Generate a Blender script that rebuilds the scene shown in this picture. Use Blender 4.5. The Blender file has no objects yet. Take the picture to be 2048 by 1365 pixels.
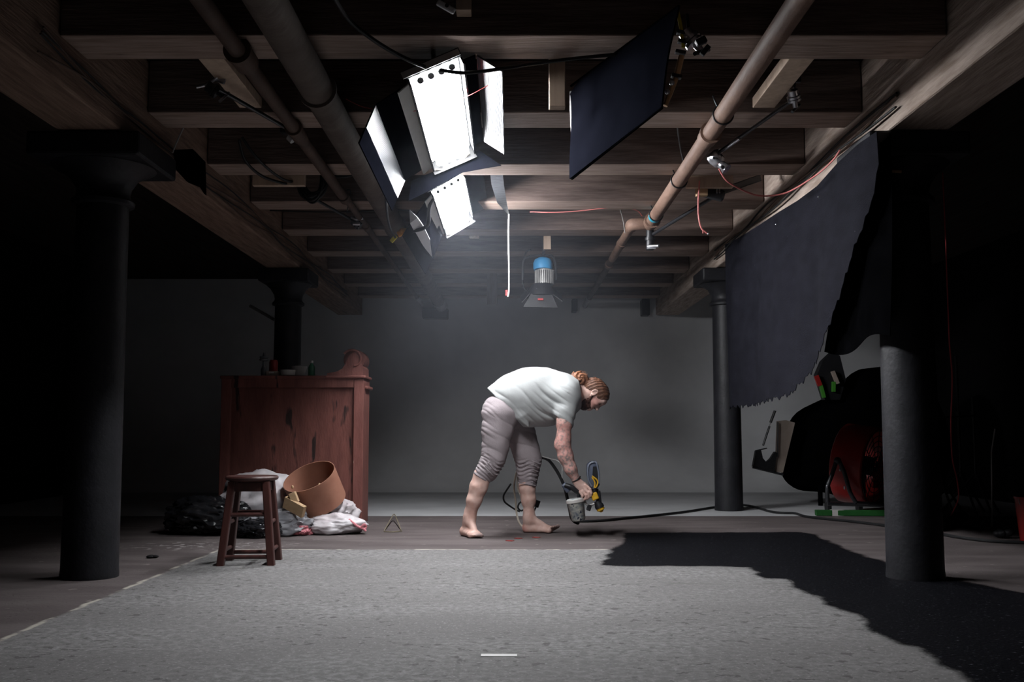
import bpy, bmesh, math, random
import numpy as np
from mathutils import Vector, Matrix, noise as mnoise

sc = bpy.context.scene
COL = sc.collection

# ------------------------------------------------------------------ camera
CAMZ, FPX = 0.79, 1991.0
PITCH = math.atan(177.5 / FPX)
cam_data = bpy.data.cameras.new('camera')
cam_data.sensor_width = 36.0
cam_data.lens = 36.0 * FPX / 2048.0
cam_data.clip_start, cam_data.clip_end = 0.05, 100
cam = bpy.data.objects.new('camera', cam_data)
cam.location = (0, 0, CAMZ)
cam.rotation_euler = (math.pi / 2 + PITCH, 0, 0)
COL.objects.link(cam)
sc.camera = cam

# ------------------------------------------------------------------ world and exposure
world = bpy.data.worlds.new('world')
sc.world = world
world.use_nodes = True
world.node_tree.nodes['Background'].inputs[0].default_value = (0.0, 0.0, 0.0, 1)
world.node_tree.nodes['Background'].inputs[1].default_value = 0.0
sc.view_settings.view_transform = 'Standard'
sc.view_settings.look = 'None'
sc.view_settings.exposure = 0.0
sc.view_settings.gamma = 1.0
sc.view_settings.use_curve_mapping = False
sc.cycles.use_denoising = True
sc.cycles.max_bounces = 6
sc.cycles.diffuse_bounces = 2
sc.cycles.volume_step_rate = 3.0
sc.cycles.volume_max_steps = 64
sc.cycles.glossy_bounces = 3
sc.cycles.sample_clamp_indirect = 4.0
sc.cycles.caustics_reflective = False
sc.cycles.caustics_refractive = False
TUBE_POWER = (100.0, 178.0)   # the fluorescent tubes are the only light in the room

rnd = random.Random(7)

# ------------------------------------------------------------------ helpers
def ray(px, py):
    dx, dy = (px - 1024.0) / FPX, -(py - 682.5) / FPX
    c, s = math.cos(PITCH), math.sin(PITCH)
    return Vector((dx, c - dy * s, s + dy * c))

def P(px, py, Y):
    r = ray(px, py)
    k = Y / r.y
    return Vector((r.x * k, Y, CAMZ + r.z * k))

def PZ(px, py, z=0.0):
    r = ray(px, py)
    k = (z - CAMZ) / r.z
    return Vector((r.x * k, r.y * k, z))

def PX(px, py, X):
    r = ray(px, py)
    k = X / r.x
    return Vector((X, r.y * k, CAMZ + r.z * k))

def tag(o, label=None, cat=None, group=None, kind=None):
    if label: o['label'] = label
    if cat: o['category'] = cat
    if group: o['group'] = group
    if kind: o['kind'] = kind
    return o

def thing(name, label, cat, loc, group=None):
    o = bpy.data.objects.new(name, None)
    COL.objects.link(o)
    o.location = loc
    o.empty_display_size = 0.1
    return tag(o, label, cat, group)

def world_loc(o):
    v = Vector((0, 0, 0))
    while o is not None:
        v += Vector(o.location)
        o = o.parent
    return v

def link_mesh(name, me, mat, parent=None, smooth=False, autosmooth=None):
    """me holds world coordinates; the object's origin goes to its base (or to its parent's)."""
    n = len(me.vertices)
    co = np.empty(n * 3, dtype=np.float32)
    me.vertices.foreach_get('co', co)
    co = co.reshape(-1, 3)
    if parent is None:
        lo, hi = co.min(0), co.max(0)
        org = Vector(((lo[0] + hi[0]) / 2, (lo[1] + hi[1]) / 2, lo[2]))
        loc = org
    else:
        org = world_loc(parent)
        loc = Vector((0, 0, 0))
    co -= np.array(org, dtype=np.float32)
    me.vertices.foreach_set('co', co.ravel())
    me.update()
    o = bpy.data.objects.new(name, me)
    COL.objects.link(o)
    o.parent = parent
    o.location = loc
    if mat: me.materials.append(mat)
    if smooth:
        me.polygons.foreach_set('use_smooth', [True] * len(me.polygons))
        if autosmooth:
            try: me.set_sharp_from_angle(angle=math.radians(autosmooth))
            except Exception: pass
    return o

class MB:
    """collects shapes into one mesh, in world coordinates"""
    def __init__(self):
        self.bm = bmesh.new()
    def box(self, c, size, rot=None, bevel=0.0):
        m = Matrix.Translation(c) @ (rot.to_4x4() if rot else Matrix.Identity(4)) @ Matrix.Diagonal((size[0], size[1], size[2], 1))
        r = bmesh.ops.create_cube(self.bm, size=1.0, matrix=m)
        if bevel > 0:
            es = list({e for v in r['verts'] for e in v.link_edges})
            bmesh.ops.bevel(self.bm, geom=es, offset=bevel, segments=2, affect='EDGES', profile=0.5)
        return self
    def box_between(self, a, b, w, h, up=(0, 0, 1), bevel=0.0):
        a, b = Vector(a), Vector(b)
        d = b - a
        x = d.normalized()
        y = Vector(up).cross(x)
        y = y.normalized() if y.length > 1e-6 else Vector((0, 1, 0))
        z = x.cross(y)
        rot = Matrix((x, y, z)).transposed()
        return self.box((a + b) / 2, (d.length, w, h), rot, bevel)
    def cyl(self, a, b, r0, r1=None, seg=24, caps=True):
        a, b = Vector(a), Vector(b)
        r1 = r0 if r1 is None else r1
        d = b - a
        q = d.to_track_quat('Z', 'Y').to_matrix().to_4x4()
        m = Matrix.Translation((a + b) / 2) @ q
        bmesh.ops.create_cone(self.bm, cap_ends=caps, segments=seg, radius1=r0, radius2=r1, depth=d.length, matrix=m)
        return self
    def sphere(self, c, r, seg=20, scale=(1, 1, 1), rot=None):
        m = Matrix.Translation(c) @ (rot.to_4x4() if rot else Matrix.Identity(4)) @ Matrix.Diagonal((scale[0], scale[1], scale[2], 1))
        bmesh.ops.create_uvsphere(self.bm, u_segments=seg, v_segments=max(6, seg // 2), radius=r, matrix=m)
        return self
    def tube(self, pts, r, seg=8, smooth_steps=0, caps=True):
        pts = [Vector(p) for p in pts]
        if smooth_steps:
            pts = catmull(pts, smooth_steps)
        rings = []
        n = len(pts)
        prev_u = None
        for i, p in enumerate(pts):
            t = (pts[min(i + 1, n - 1)] - pts[max(i - 1, 0)])
            t = t.normalized() if t.length > 1e-9 else Vector((0, 0, 1))
            if prev_u is None:
                u = t.orthogonal().normalized()
            else:
                u = prev_u - t * prev_u.dot(t)
                u = u.normalized() if u.length > 1e-6 else t.orthogonal().normalized()
            prev_u = u
            v = t.cross(u)
            rr = r(i / (n - 1)) if callable(r) else r
            rings.append([self.bm.verts.new(p + (u * math.cos(2 * math.pi * k / seg) + v * math.sin(2 * math.pi * k / seg)) * rr) for k in range(seg)])
        for i in range(n - 1):
            for k in range(seg):
                self.bm.faces.new((rings[i][k], rings[i][(k + 1) % seg], rings[i + 1][(k + 1) % seg], rings[i + 1][k]))
        if caps:
            self.bm.faces.new(list(reversed(rings[0])))
            self.bm.faces.new(rings[-1])
        return self
    def lathe(self, origin, prof, axis=(0, 0, 1), seg=40, close=False):
        """prof: (radius, height along axis) pairs"""
        origin = Vector(origin)
        q = Vector(axis).to_track_quat('Z', 'Y').to_matrix()
        rings = []
        for r, h in prof:
            if r < 1e-6:
                rings.append([self.bm.verts.new(origin + q @ Vector((0, 0, h)))])
            else:
                rings.append([self.bm.verts.new(origin + q @ Vector((r * math.cos(2 * math.pi * k / seg), r * math.sin(2 * math.pi * k / seg), h))) for k in range(seg)])
        for i in range(len(rings) - 1):
            A, B = rings[i], rings[i + 1]
            for k in range(seg):
                k2 = (k + 1) % seg
                if len(A) == 1 and len(B) == 1: continue
                if len(A) == 1: self.bm.faces.new((A[0], B[k2], B[k]))
                elif len(B) == 1: self.bm.faces.new((A[k], A[k2], B[0]))
                else: self.bm.faces.new((A[k], A[k2], B[k2], B[k]))
        return self
    def prism(self, poly, depth_vec):
        """poly: 3-d points of one face; extruded by depth_vec"""
        d = Vector(depth_vec)
        a = [self.bm.verts.new(Vector(p)) for p in poly]
        b = [self.bm.verts.new(Vector(p) + d) for p in poly]
        self.bm.faces.new(a)
        self.bm.faces.new(list(reversed(b)))
        n = len(a)
        for i in range(n):
            j = (i + 1) % n
            self.bm.faces.new((a[j], a[i], b[i], b[j]))
        return self
    def sheet(self, f, nu, nv, thick=0.0):
        """f(u, v) -> point; a grid, optionally with a thickness"""
        g = [[self.bm.verts.new(f(i / nu, j / nv)) for j in range(nv + 1)] for i in range(nu + 1)]
        fs = []
        for i in range(nu):
            for j in range(nv):
                fs.append(self.bm.faces.new((g[i][j], g[i + 1][j], g[i + 1][j + 1], g[i][j + 1])))
        if thick:
            self.bm.normal_update()
            bmesh.ops.solidify(self.bm, geom=fs, thickness=thick)
        return self
    def build(self, name, mat, parent=None, smooth=False, autosmooth=40):
        bmesh.ops.recalc_face_normals(self.bm, faces=self.bm.faces)
        me = bpy.data.meshes.new(name)
        self.bm.to_mesh(me)
        self.bm.free()
        return link_mesh(name, me, mat, parent, smooth, autosmooth)

def catmull(pts, steps):
    out = []
    n = len(pts)
    for i in range(n - 1):
        p0, p1, p2, p3 = pts[max(i - 1, 0)], pts[i], pts[i + 1], pts[min(i + 2, n - 1)]
        for s in range(steps):
            t = s / steps
            out.append(0.5 * ((2 * p1) + (p2 - p0) * t + (2 * p0 - 5 * p1 + 4 * p2 - p3) * t * t + (3 * p1 - p0 - 3 * p2 + p3) * t ** 3))
    out.append(pts[-1])
    return out

# ------------------------------------------------------------------ materials
def nt_new(name):
    m = bpy.data.materials.new(name)
    m.use_nodes = True
    nt = m.node_tree
    b = nt.nodes['Principled BSDF']
    return m, nt, b

def N(nt, kind, **kw):
    n = nt.nodes.new(kind)
    for k, v in kw.items():
        setattr(n, k, v)
    return n

def mat(name, col, rough=0.6, spec=0.3, metal=0.0, var=0.25, vscale=9.0, stretch=(1, 1, 1), bump=0.0, bscale=60.0,
        col2=None, speck=None, coat=0.0, sheen=0.0):
    """noise-mottled surface; col2 the second tone, speck = (colour, scale, threshold) small marks"""
    m, nt, b = nt_new(name)
    tc = N(nt, 'ShaderNodeTexCoord')
    mp = N(nt, 'ShaderNodeMapping')
    mp.inputs['Scale'].default_value = stretch
    nt.links.new(tc.outputs['Object'], mp.inputs['Vector'])
    no = N(nt, 'ShaderNodeTexNoise')
    no.inputs['Scale'].default_value = vscale
    no.inputs['Detail'].default_value = 6
    no.inputs['Roughness'].default_value = 0.6
    nt.links.new(mp.outputs[0], no.inputs['Vector'])
    rp = N(nt, 'ShaderNodeValToRGB')
    c2 = col2 if col2 else tuple(c * (1 - var) for c in col)
    c1 = col if col2 else tuple(min(1, c * (1 + var * 0.6)) for c in col)
    rp.color_ramp.elements[0].position = 0.32
    rp.color_ramp.elements[1].position = 0.68
    rp.color_ramp.elements[0].color = (*c2, 1)
    rp.color_ramp.elements[1].color = (*c1, 1)
    nt.links.new(no.outputs['Fac'], rp.inputs['Fac'])
    last = rp.outputs['Color']
    if speck:
        n2 = N(nt, 'ShaderNodeTexNoise')
        n2.inputs['Scale'].default_value = speck[1]
        n2.inputs['Detail'].default_value = 3
        nt.links.new(mp.outputs[0], n2.inputs['Vector'])
        r2 = N(nt, 'ShaderNodeValToRGB')
        r2.color_ramp.elements[0].position = speck[2]
        r2.color_ramp.elements[1].position = speck[2] + 0.05
        nt.links.new(n2.outputs['Fac'], r2.inputs['Fac'])
        mx = N(nt, 'ShaderNodeMix', data_type='RGBA')
        nt.links.new(r2.outputs['Color'], mx.inputs['Factor'])
        nt.links.new(last, mx.inputs['A'])
        mx.inputs['B'].default_value = (*speck[0], 1)
        last = mx.outputs['Result']
    nt.links.new(last, b.inputs['Base Color'])
    b.inputs['Roughness'].default_value = rough
    b.inputs['Specular IOR Level'].default_value = spec
    b.inputs['Metallic'].default_value = metal
    b.inputs['Coat Weight'].default_value = coat
    b.inputs['Sheen Weight'].default_value = sheen
    if bump:
        n3 = N(nt, 'ShaderNodeTexNoise')
        n3.inputs['Scale'].default_value = bscale
        n3.inputs['Detail'].default_value = 5
        nt.links.new(mp.outputs[0], n3.inputs['Vector'])
        bp = N(nt, 'ShaderNodeBump')
        bp.inputs['Strength'].default_value = bump
        bp.inputs['Distance'].default_value = 0.01
        nt.links.new(n3.outputs['Fac'], bp.inputs['Height'])
        nt.links.new(bp.outputs[0], b.inputs['Normal'])
    return m

def emit(name, col, strength):
    m, nt, b = nt_new(name)
    b.inputs['Base Color'].default_value = (0.9, 0.9, 0.9, 1)
    b.inputs['Emission Color'].default_value = (*col, 1)
    b.inputs['Emission Strength'].default_value = strength
    return m

M = {}
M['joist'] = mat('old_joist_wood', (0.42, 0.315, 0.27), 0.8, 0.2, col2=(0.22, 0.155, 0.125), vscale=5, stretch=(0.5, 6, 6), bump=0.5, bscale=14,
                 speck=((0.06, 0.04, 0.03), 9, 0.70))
M['joist_side'] = mat('shaded_joist_side', (0.20, 0.145, 0.125), 0.85, 0.15, col2=(0.10, 0.07, 0.06), vscale=5, stretch=(0.5, 6, 6), bump=0.5, bscale=14)  # side faces of the same wood, their shade put into the colour
M['beam'] = mat('old_beam_wood', (0.33, 0.225, 0.17), 0.8, 0.2, col2=(0.16, 0.10, 0.075), vscale=5, stretch=(6, 0.5, 6), bump=0.5, bscale=14)
M['beam_pale'] = mat('pale_beam_wood', (0.55, 0.45, 0.39), 0.8, 0.2, col2=(0.30, 0.225, 0.18), vscale=5, stretch=(6, 0.6, 6), bump=0.5, bscale=14)
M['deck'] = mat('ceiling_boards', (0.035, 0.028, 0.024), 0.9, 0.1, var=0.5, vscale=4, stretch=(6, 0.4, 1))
M['block'] = mat('new_pine', (0.58, 0.44, 0.34), 0.7, 0.25, col2=(0.42, 0.31, 0.23), vscale=6, stretch=(3, 3, 0.6))
M['block_grey'] = mat('weathered_pine', (0.30, 0.27, 0.25), 0.8, 0.2, col2=(0.2, 0.17, 0.155), vscale=6, stretch=(4, 4, 0.6))
M['blackwall'] = mat('black_paint_wall', (0.005, 0.0045, 0.005), 0.9, 0.05, var=0.4, vscale=3)
M['cyc'] = mat('cyclorama_paint', (0.80, 0.80, 0.81), 0.85, 0.15, var=0.06, vscale=2.5, bump=0.08, bscale=20)
M['black_iron'] = mat('black_painted_iron', (0.016, 0.016, 0.019), 0.5, 0.25, var=0.35, vscale=7, bump=0.25, bscale=40)
M['pipe_brown'] = mat('painted_pipe', (0.25, 0.155, 0.115), 0.65, 0.3, col2=(0.15, 0.088, 0.064), vscale=6, stretch=(2, 0.7, 2), bump=0.25, bscale=30)
M['pipe_grey'] = mat('wrapped_pipe', (0.145, 0.115, 0.100), 0.8, 0.2, col2=(0.095, 0.073, 0.064), vscale=5, stretch=(1, 1.5, 1), bump=0.3, bscale=18)
M['pipe_dark'] = mat('dark_pipe', (0.105, 0.066, 0.050), 0.7, 0.3, col2=(0.06, 0.038, 0.03), vscale=6, bump=0.25, bscale=30)
M['pipe_white'] = mat('whitewashed_pipe', (0.36, 0.35, 0.35), 0.8, 0.2, var=0.2)
M['black_cloth'] = mat('black_duvetyne', (0.0095, 0.0095, 0.0135), 0.95, 0.05, var=0.3, vscale=5, stretch=(1, 1, 2.5), bump=0.3, bscale=70, sheen=0.0,
                       speck=((0.09, 0.09, 0.10), 26, 0.74))
M['flag_cloth'] = mat('flag_fabric', (0.0035, 0.0038, 0.006), 1.0, 0.0, var=0.3)
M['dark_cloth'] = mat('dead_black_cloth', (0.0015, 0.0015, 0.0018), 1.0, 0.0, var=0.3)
M['black_plastic'] = mat('black_plastic', (0.012, 0.012, 0.014), 0.45, 0.4, var=0.2)
M['black_rubber'] = mat('black_rubber', (0.012, 0.012, 0.013), 0.5, 0.3, var=0.2)
M['black_metal'] = mat('black_metal', (0.018, 0.018, 0.021), 0.4, 0.45, var=0.2)
M['chrome'] = mat('worn_chrome', (0.62, 0.62, 0.66), 0.28, 0.5, metal=0.9, var=0.2, vscale=20)
M['copper'] = mat('brass_tube', (0.75, 0.48, 0.26), 0.35, 0.5, metal=0.5, var=0.2)
M['white_plastic'] = mat('white_plastic', (0.75, 0.75, 0.76), 0.5, 0.3, var=0.05)
M['casing'] = mat('white_casing', (0.72, 0.72, 0.68), 0.45, 0.35, var=0.06)
M['rope'] = mat('white_cord', (0.70, 0.69, 0.66), 0.8, 0.2, var=0.1)
M['red_cord'] = mat('red_cord', (0.62, 0.09, 0.10), 0.5, 0.3, var=0.1)
M['pink_cord'] = mat('pink_cord', (0.66, 0.20, 0.19), 0.5, 0.3, var=0.1)
M['tape'] = mat('white_tape', (0.80, 0.78, 0.76), 0.7, 0.2, var=0.06)
M['orange'] = mat('orange_plastic', (0.85, 0.36, 0.04), 0.5, 0.3, var=0.1)
M['yellow'] = mat('yellow_plastic', (0.85, 0.68, 0.06), 0.5, 0.3, var=0.1)
M['blue'] = mat('blue_enamel', (0.05, 0.30, 0.60), 0.5, 0.4, var=0.1)
M['grey_metal'] = mat('grey_metal', (0.42, 0.41, 0.40), 0.5, 0.4, metal=0.3, var=0.15)
M['red_paint'] = mat('red_enamel', (0.33, 0.020, 0.018), 0.35, 0.45, var=0.12)
M['green'] = mat('green_paint', (0.012, 0.085, 0.016), 0.6, 0.3, var=0.2)
M['green_bright'] = mat('green_level', (0.06, 0.26, 0.03), 0.5, 0.3, var=0.1)
M['beige'] = mat('beige_panel', (0.33, 0.27, 0.23), 0.7, 0.2, var=0.15)
M['stool'] = mat('dark_red_wood', (0.075, 0.026, 0.022), 0.42, 0.4, col2=(0.042, 0.016, 0.014), vscale=8, stretch=(3, 3, 0.6), bump=0.1, bscale=30)
M['cabinet'] = mat('worn_oxblood_paint', (0.185, 0.068, 0.055), 0.6, 0.3, col2=(0.10, 0.035, 0.029), vscale=3.5, stretch=(3, 3, 0.7), bump=0.3, bscale=24,
                   speck=((0.022, 0.012, 0.011), 3.2, 0.60))
M['cabinet_post'] = mat('oxblood_post_paint', (0.21, 0.080, 0.066), 0.6, 0.3, col2=(0.14, 0.05, 0.042), vscale=5, stretch=(3, 3, 0.8), bump=0.3, bscale=24,
                        speck=((0.30, 0.19, 0.15), 18, 0.72))
M['cardboard'] = mat('brown_board', (0.33, 0.155, 0.105), 0.8, 0.2, col2=(0.27, 0.122, 0.082), vscale=8)
M['white_bag'] = mat('white_poly', (0.62, 0.60, 0.62), 0.42, 0.4, col2=(0.50, 0.44, 0.46), vscale=6, bump=0.15, bscale=25)
M['grey_bag'] = mat('grey_poly', (0.30, 0.30, 0.32), 0.42, 0.4, col2=(0.20, 0.20, 0.22), vscale=6, bump=0.15, bscale=25)
M['red_tie'] = mat('pink_drawstring', (0.62, 0.22, 0.25), 0.5, 0.3, var=0.15)
M['black_bag'] = mat('black_poly', (0.012, 0.012, 0.014), 0.25, 0.5, var=0.2)
M['wood_scrap'] = mat('pine_scrap', (0.55, 0.38, 0.23), 0.75, 0.2, col2=(0.46, 0.31, 0.18), vscale=7, stretch=(1, 3, 3))
M['porcelain'] = mat('white_glaze', (0.55, 0.53, 0.51), 0.35, 0.4, var=0.06)
M['bottle_green'] = mat('green_bottle', (0.03, 0.13, 0.07), 0.15, 0.5, var=0.1)
M['glass_grey'] = mat('grey_bottle', (0.12, 0.13, 0.14), 0.15, 0.5, var=0.1)
M['shirt'] = mat('white_cotton', (0.42, 0.43, 0.43), 0.9, 0.1, var=0.03, vscale=4, bump=0.05, bscale=90)
M['trousers'] = mat('grey_cotton', (0.31, 0.268, 0.28), 0.9, 0.1, var=0.10, vscale=6, bump=0.15, bscale=120)
M['hair'] = mat('auburn_hair', (0.20, 0.085, 0.045), 0.5, 0.4, col2=(0.075, 0.032, 0.020), vscale=16, stretch=(1, 1, 4), bump=0.8, bscale=60)
M['hair_light'] = mat('ginger_hair', (0.36, 0.15, 0.07), 0.5, 0.4, col2=(0.13, 0.052, 0.03), vscale=18, bump=0.8, bscale=60)
M['beard'] = mat('dark_auburn_beard', (0.085, 0.034, 0.022), 0.7, 0.2, col2=(0.04, 0.017, 0.013), vscale=20, bump=0.8, bscale=70)
M['eye'] = mat('eye', (0.03, 0.02, 0.02), 0.2, 0.5, var=0.05)
M['fill'] = mat('brown_scraps', (0.12, 0.06, 0.045), 0.9, 0.1, var=0.5, vscale=30, bump=0.8, bscale=40)
M['tool_rim'] = mat('pale_slate_plastic', (0.16, 0.18, 0.23), 0.4, 0.4, var=0.2)
M['tool_grey'] = mat('slate_plastic', (0.085, 0.10, 0.145), 0.45, 0.4, var=0.2, vscale=12)
M['tool_yellow'] = mat('amber_plastic', (0.70, 0.40, 0.03), 0.5, 0.3, var=0.25, vscale=20)
M['cup'] = mat('paint_spattered_cup', (0.66, 0.66, 0.58), 0.5, 0.3, col2=(0.15, 0.18, 0.22), vscale=34, speck=((0.05, 0.06, 0.09), 48, 0.60))
M['cream_cord'] = mat('cream_cord', (0.42, 0.37, 0.31), 0.6, 0.3, var=0.1)
M['teal_tape'] = mat('teal_tape', (0.02, 0.33, 0.45), 0.5, 0.3, var=0.1)
M['label_red'] = mat('red_badge', (0.5, 0.06, 0.06), 0.5, 0.3, var=0.05)
M['debris'] = mat('black_scrap', (0.012, 0.011, 0.012), 0.7, 0.2, var=0.2)
M['twig'] = mat('dry_twig', (0.20, 0.17, 0.12), 0.8, 0.2, var=0.2)
M['tube'] = emit('fluorescent_glow', (0.95, 0.97, 1.0), TUBE_POWER[0])
M['tube_b'] = emit('fluorescent_glow_fresh', (0.95, 0.97, 1.0), TUBE_POWER[1])
# ------------------------------------------------------------------ floor
def floor_material():
    m, nt, b = nt_new('studio_floor')
    L = nt.links.new
    tc = N(nt, 'ShaderNodeTexCoord')
    sep = N(nt, 'ShaderNodeSeparateXYZ')
    L(tc.outputs['Object'], sep.inputs[0])
    def math_(op, a, b_=None, c=None):
        n = N(nt, 'ShaderNodeMath', operation=op)
        for i, v in enumerate((a, b_, c)):
            if v is None: continue
            if isinstance(v, (int, float)): n.inputs[i].default_value = v
            else: L(v, n.inputs[i])
        return n.outputs[0]
    def noise(scale, detail=5, stretch=(1, 1, 1)):
        mp = N(nt, 'ShaderNodeMapping')
        mp.inputs['Scale'].default_value = stretch
        L(tc.outputs['Object'], mp.inputs[0])
        n = N(nt, 'ShaderNodeTexNoise')
        n.inputs['Scale'].default_value = scale
        n.inputs['Detail'].default_value = detail
        L(mp.outputs[0], n.inputs['Vector'])
        return n.outputs['Fac']
    def step(v, lo, hi):
        n = N(nt, 'ShaderNodeMapRange', interpolation_type='SMOOTHSTEP')
        n.inputs['From Min'].default_value = lo
        n.inputs['From Max'].default_value = hi
        L(v, n.inputs['Value'])
        return n.outputs[0]
    def mix(f, a, b_):
        n = N(nt, 'ShaderNodeMix', data_type='RGBA')
        if isinstance(f, float): n.inputs['Factor'].default_value = f
        else: L(f, n.inputs['Factor'])
        for k, v in (('A', a), ('B', b_)):
            if isinstance(v, tuple): n.inputs[k].default_value = (*v, 1)
            else: L(v, n.inputs[k])
        return n.outputs['Result']
    wob = math_('MULTIPLY', math_('SUBTRACT', noise(6.0), 0.5), 0.05)
    x = math_('ADD', sep.outputs['X'], wob)
    y = math_('ADD', sep.outputs['Y'], wob)
    # the grey screed in front, with a straight far edge and a straight left edge
    front = math_('MULTIPLY', math_('SUBTRACT', 1.0, step(y, 6.66, 6.69)), step(x, -1.945, -1.91))
    front = math_('MULTIPLY', front, math_('SUBTRACT', 1.0, step(x, 1.74, 1.78)))
    cyc = step(y, 9.22, 9.26)
    # old brown boards and concrete
    brown = mix(step(noise(2.2, 6, (0.6, 2.0, 1)), 0.35, 0.68), (0.085, 0.070, 0.069), (0.125, 0.105, 0.104))
    brown = mix(step(noise(9.0, 4), 0.66, 0.74), brown, (0.20, 0.17, 0.165))
    brown = mix(step(noise(5.0, 5), 0.70, 0.76), brown, (0.16, 0.075, 0.07))
    # grey screed: mottled, pitted
    grey = mix(step(noise(1.3, 7, (0.7, 1.6, 1)), 0.32, 0.68), (0.170, 0.163, 0.160), (0.252, 0.247, 0.244))
    grey = mix(step(noise(30.0, 5), 0.35, 0.7), (0.150, 0.144, 0.142), grey)
    pits = noise(19.0, 3)
    sparse = noise(1.3, 2)
    pit = math_('MULTIPLY', step(pits, 0.605, 0.66), step(sparse, 0.36, 0.52))
    grain = noise(75.0, 4)
    grey = mix(step(grain, 0.56, 0.72), grey, (0.30, 0.295, 0.29))
    grey = mix(math_('MULTIPLY', step(noise(95.0, 3), 0.58, 0.68), 0.55), grey, (0.085, 0.080, 0.079))
    grey = mix(math_('MULTIPLY', pit, 0.8), grey, (0.075, 0.070, 0.069))
    grey = mix(step(noise(45.0, 2), 0.76, 0.79), grey, (0.42, 0.41, 0.40))
    # a shallow joint across the screed
    jn = math_('ABSOLUTE', math_('SUBTRACT', math_('ADD', y, wob), 5.22))
    joint = math_('MULTIPLY', math_('SUBTRACT', 1.0, step(jn, 0.004, 0.016)), step(noise(7.0), 0.45, 0.6))
    grey = mix(joint, grey, (0.13, 0.125, 0.12))
    col = mix(front, brown, grey)
    # pale scraped rim along the edges of the screed
    e1 = math_('MULTIPLY', math_('SUBTRACT', 1.0, step(math_('ABSOLUTE', math_('SUBTRACT', y, 6.68)), 0.006, 0.03)), step(x, -1.95, -1.9))
    e2 = math_('MULTIPLY', math_('SUBTRACT', 1.0, step(math_('ABSOLUTE', math_('ADD', x, 1.93)), 0.004, 0.02)), math_('SUBTRACT', 1.0, step(y, 6.68, 6.7)))
    rim = math_('MULTIPLY', math_('MAXIMUM', e1, e2), step(noise(8.0), 0.42, 0.62))
    rim = math_('MULTIPLY', rim, math_('SUBTRACT', 1.0, step(x, 0.8, 0.9)))
    col = mix(rim, col, (0.45, 0.42, 0.36))
    # chalky scatter on the boards by the stool
    chalk = math_('MULTIPLY', step(noise(16.0, 5), 0.56, 0.62), math_('MULTIPLY', math_('SUBTRACT', 1.0, step(math_('ABSOLUTE', math_('SUBTRACT', y, 6.9)), 0.05, 0.35)), math_('SUBTRACT', 1.0, step(math_('ABSOLUTE', math_('ADD', x, 2.05)), 0.2, 0.7))))
    col = mix(chalk, col, (0.36, 0.34, 0.33))
    white = mix(step(noise(2.0), 0.3, 0.7), (0.44, 0.44, 0.45), (0.51, 0.51, 0.52))
    col = mix(cyc, col, white)
    L(col, b.inputs['Base Color'])
    b.inputs['Roughness'].default_value = 0.8
    b.inputs['Specular IOR Level'].default_value = 0.2
    bp = N(nt, 'ShaderNodeBump')
    bp.inputs['Strength'].default_value = 0.28
    bp.inputs['Distance'].default_value = 0.008
    h = math_('SUBTRACT', noise(38.0, 6), math_('MULTIPLY', pit, 1.2))
    L(h, bp.inputs['Height'])
    L(bp.outputs[0], b.inputs['Normal'])
    return m

ROOM_X, ROOM_Y0, ROOM_Y1, ROOM_Z = 5.4, -2.6, 13.85, 2.90
def struct(name, mb, m, label=None, smooth=False):
    o = mb.build(name, m, None, smooth)
    o['kind'] = 'structure'
    if label: o['label'] = label
    return o

mb = MB()
mb.box((0, (ROOM_Y0 + 12.7) / 2, -0.05), (2 * ROOM_X, 12.7 - ROOM_Y0, 0.1))
fl = struct('floor', mb, floor_material(), 'bare studio floor, grey screed in front and brown boards behind')
# the material reads object coordinates: keep the floor's origin at the world's
off = Vector(fl.location); fl.data.transform(Matrix.Translation(off)); fl.location = (0, 0, 0)

mb = MB()
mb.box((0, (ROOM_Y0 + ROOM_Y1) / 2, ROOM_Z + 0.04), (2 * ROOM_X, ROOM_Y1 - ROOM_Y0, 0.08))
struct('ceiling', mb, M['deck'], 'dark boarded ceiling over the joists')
for nm, x in (('wall_left', -ROOM_X - 0.05), ('wall_right', ROOM_X + 0.05)):
    mb = MB(); mb.box((x, (ROOM_Y0 + ROOM_Y1) / 2, ROOM_Z / 2), (0.1, ROOM_Y1 - ROOM_Y0, ROOM_Z))
    struct(nm, mb, M['blackwall'], 'black side wall of the studio')
mb = MB(); mb.box((0, ROOM_Y0 - 0.05, ROOM_Z / 2), (2 * ROOM_X, 0.1, ROOM_Z))
struct('wall_front', mb, M['blackwall'], 'black wall behind the camera')

# the curved white cyclorama: floor sweeps up into the back wall
CR = 1.15
prof = [(12.70, 0.0)]
for i in range(13):
    a = i / 12 * math.pi / 2
    prof.append((ROOM_Y1 - CR + CR * math.sin(a), CR - CR * math.cos(a)))
prof.append((ROOM_Y1, ROOM_Z))
mb = MB()
NX = 12
mb.sheet(lambda u, v: Vector((-ROOM_X + u * 2 * ROOM_X, prof[round(v * (len(prof) - 1))][0], prof[round(v * (len(prof) - 1))][1])), NX, len(prof) - 1)
struct('wall_back', mb, M['cyc'], 'white curved studio backdrop wall', smooth=True)

# ------------------------------------------------------------------ joists and girders
JZ = 2.59
JD = [(4.42 + 1.11 * k, 4.716 + 1.11 * k) for k in range(-4, 9)]
for i, (a, b_) in enumerate(JD):
    mb = MB()
    xr, xl = 1.995, 2.075
    mb.box(((xr - xl) / 2, (a + b_) / 2, (JZ + ROOM_Z) / 2), (xl + xr, b_ - a, ROOM_Z - JZ), bevel=0.008)
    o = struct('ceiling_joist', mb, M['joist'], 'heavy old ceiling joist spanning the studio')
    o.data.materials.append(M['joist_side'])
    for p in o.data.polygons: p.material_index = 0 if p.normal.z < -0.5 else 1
    o['group'] = 'ceiling joists'

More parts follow.
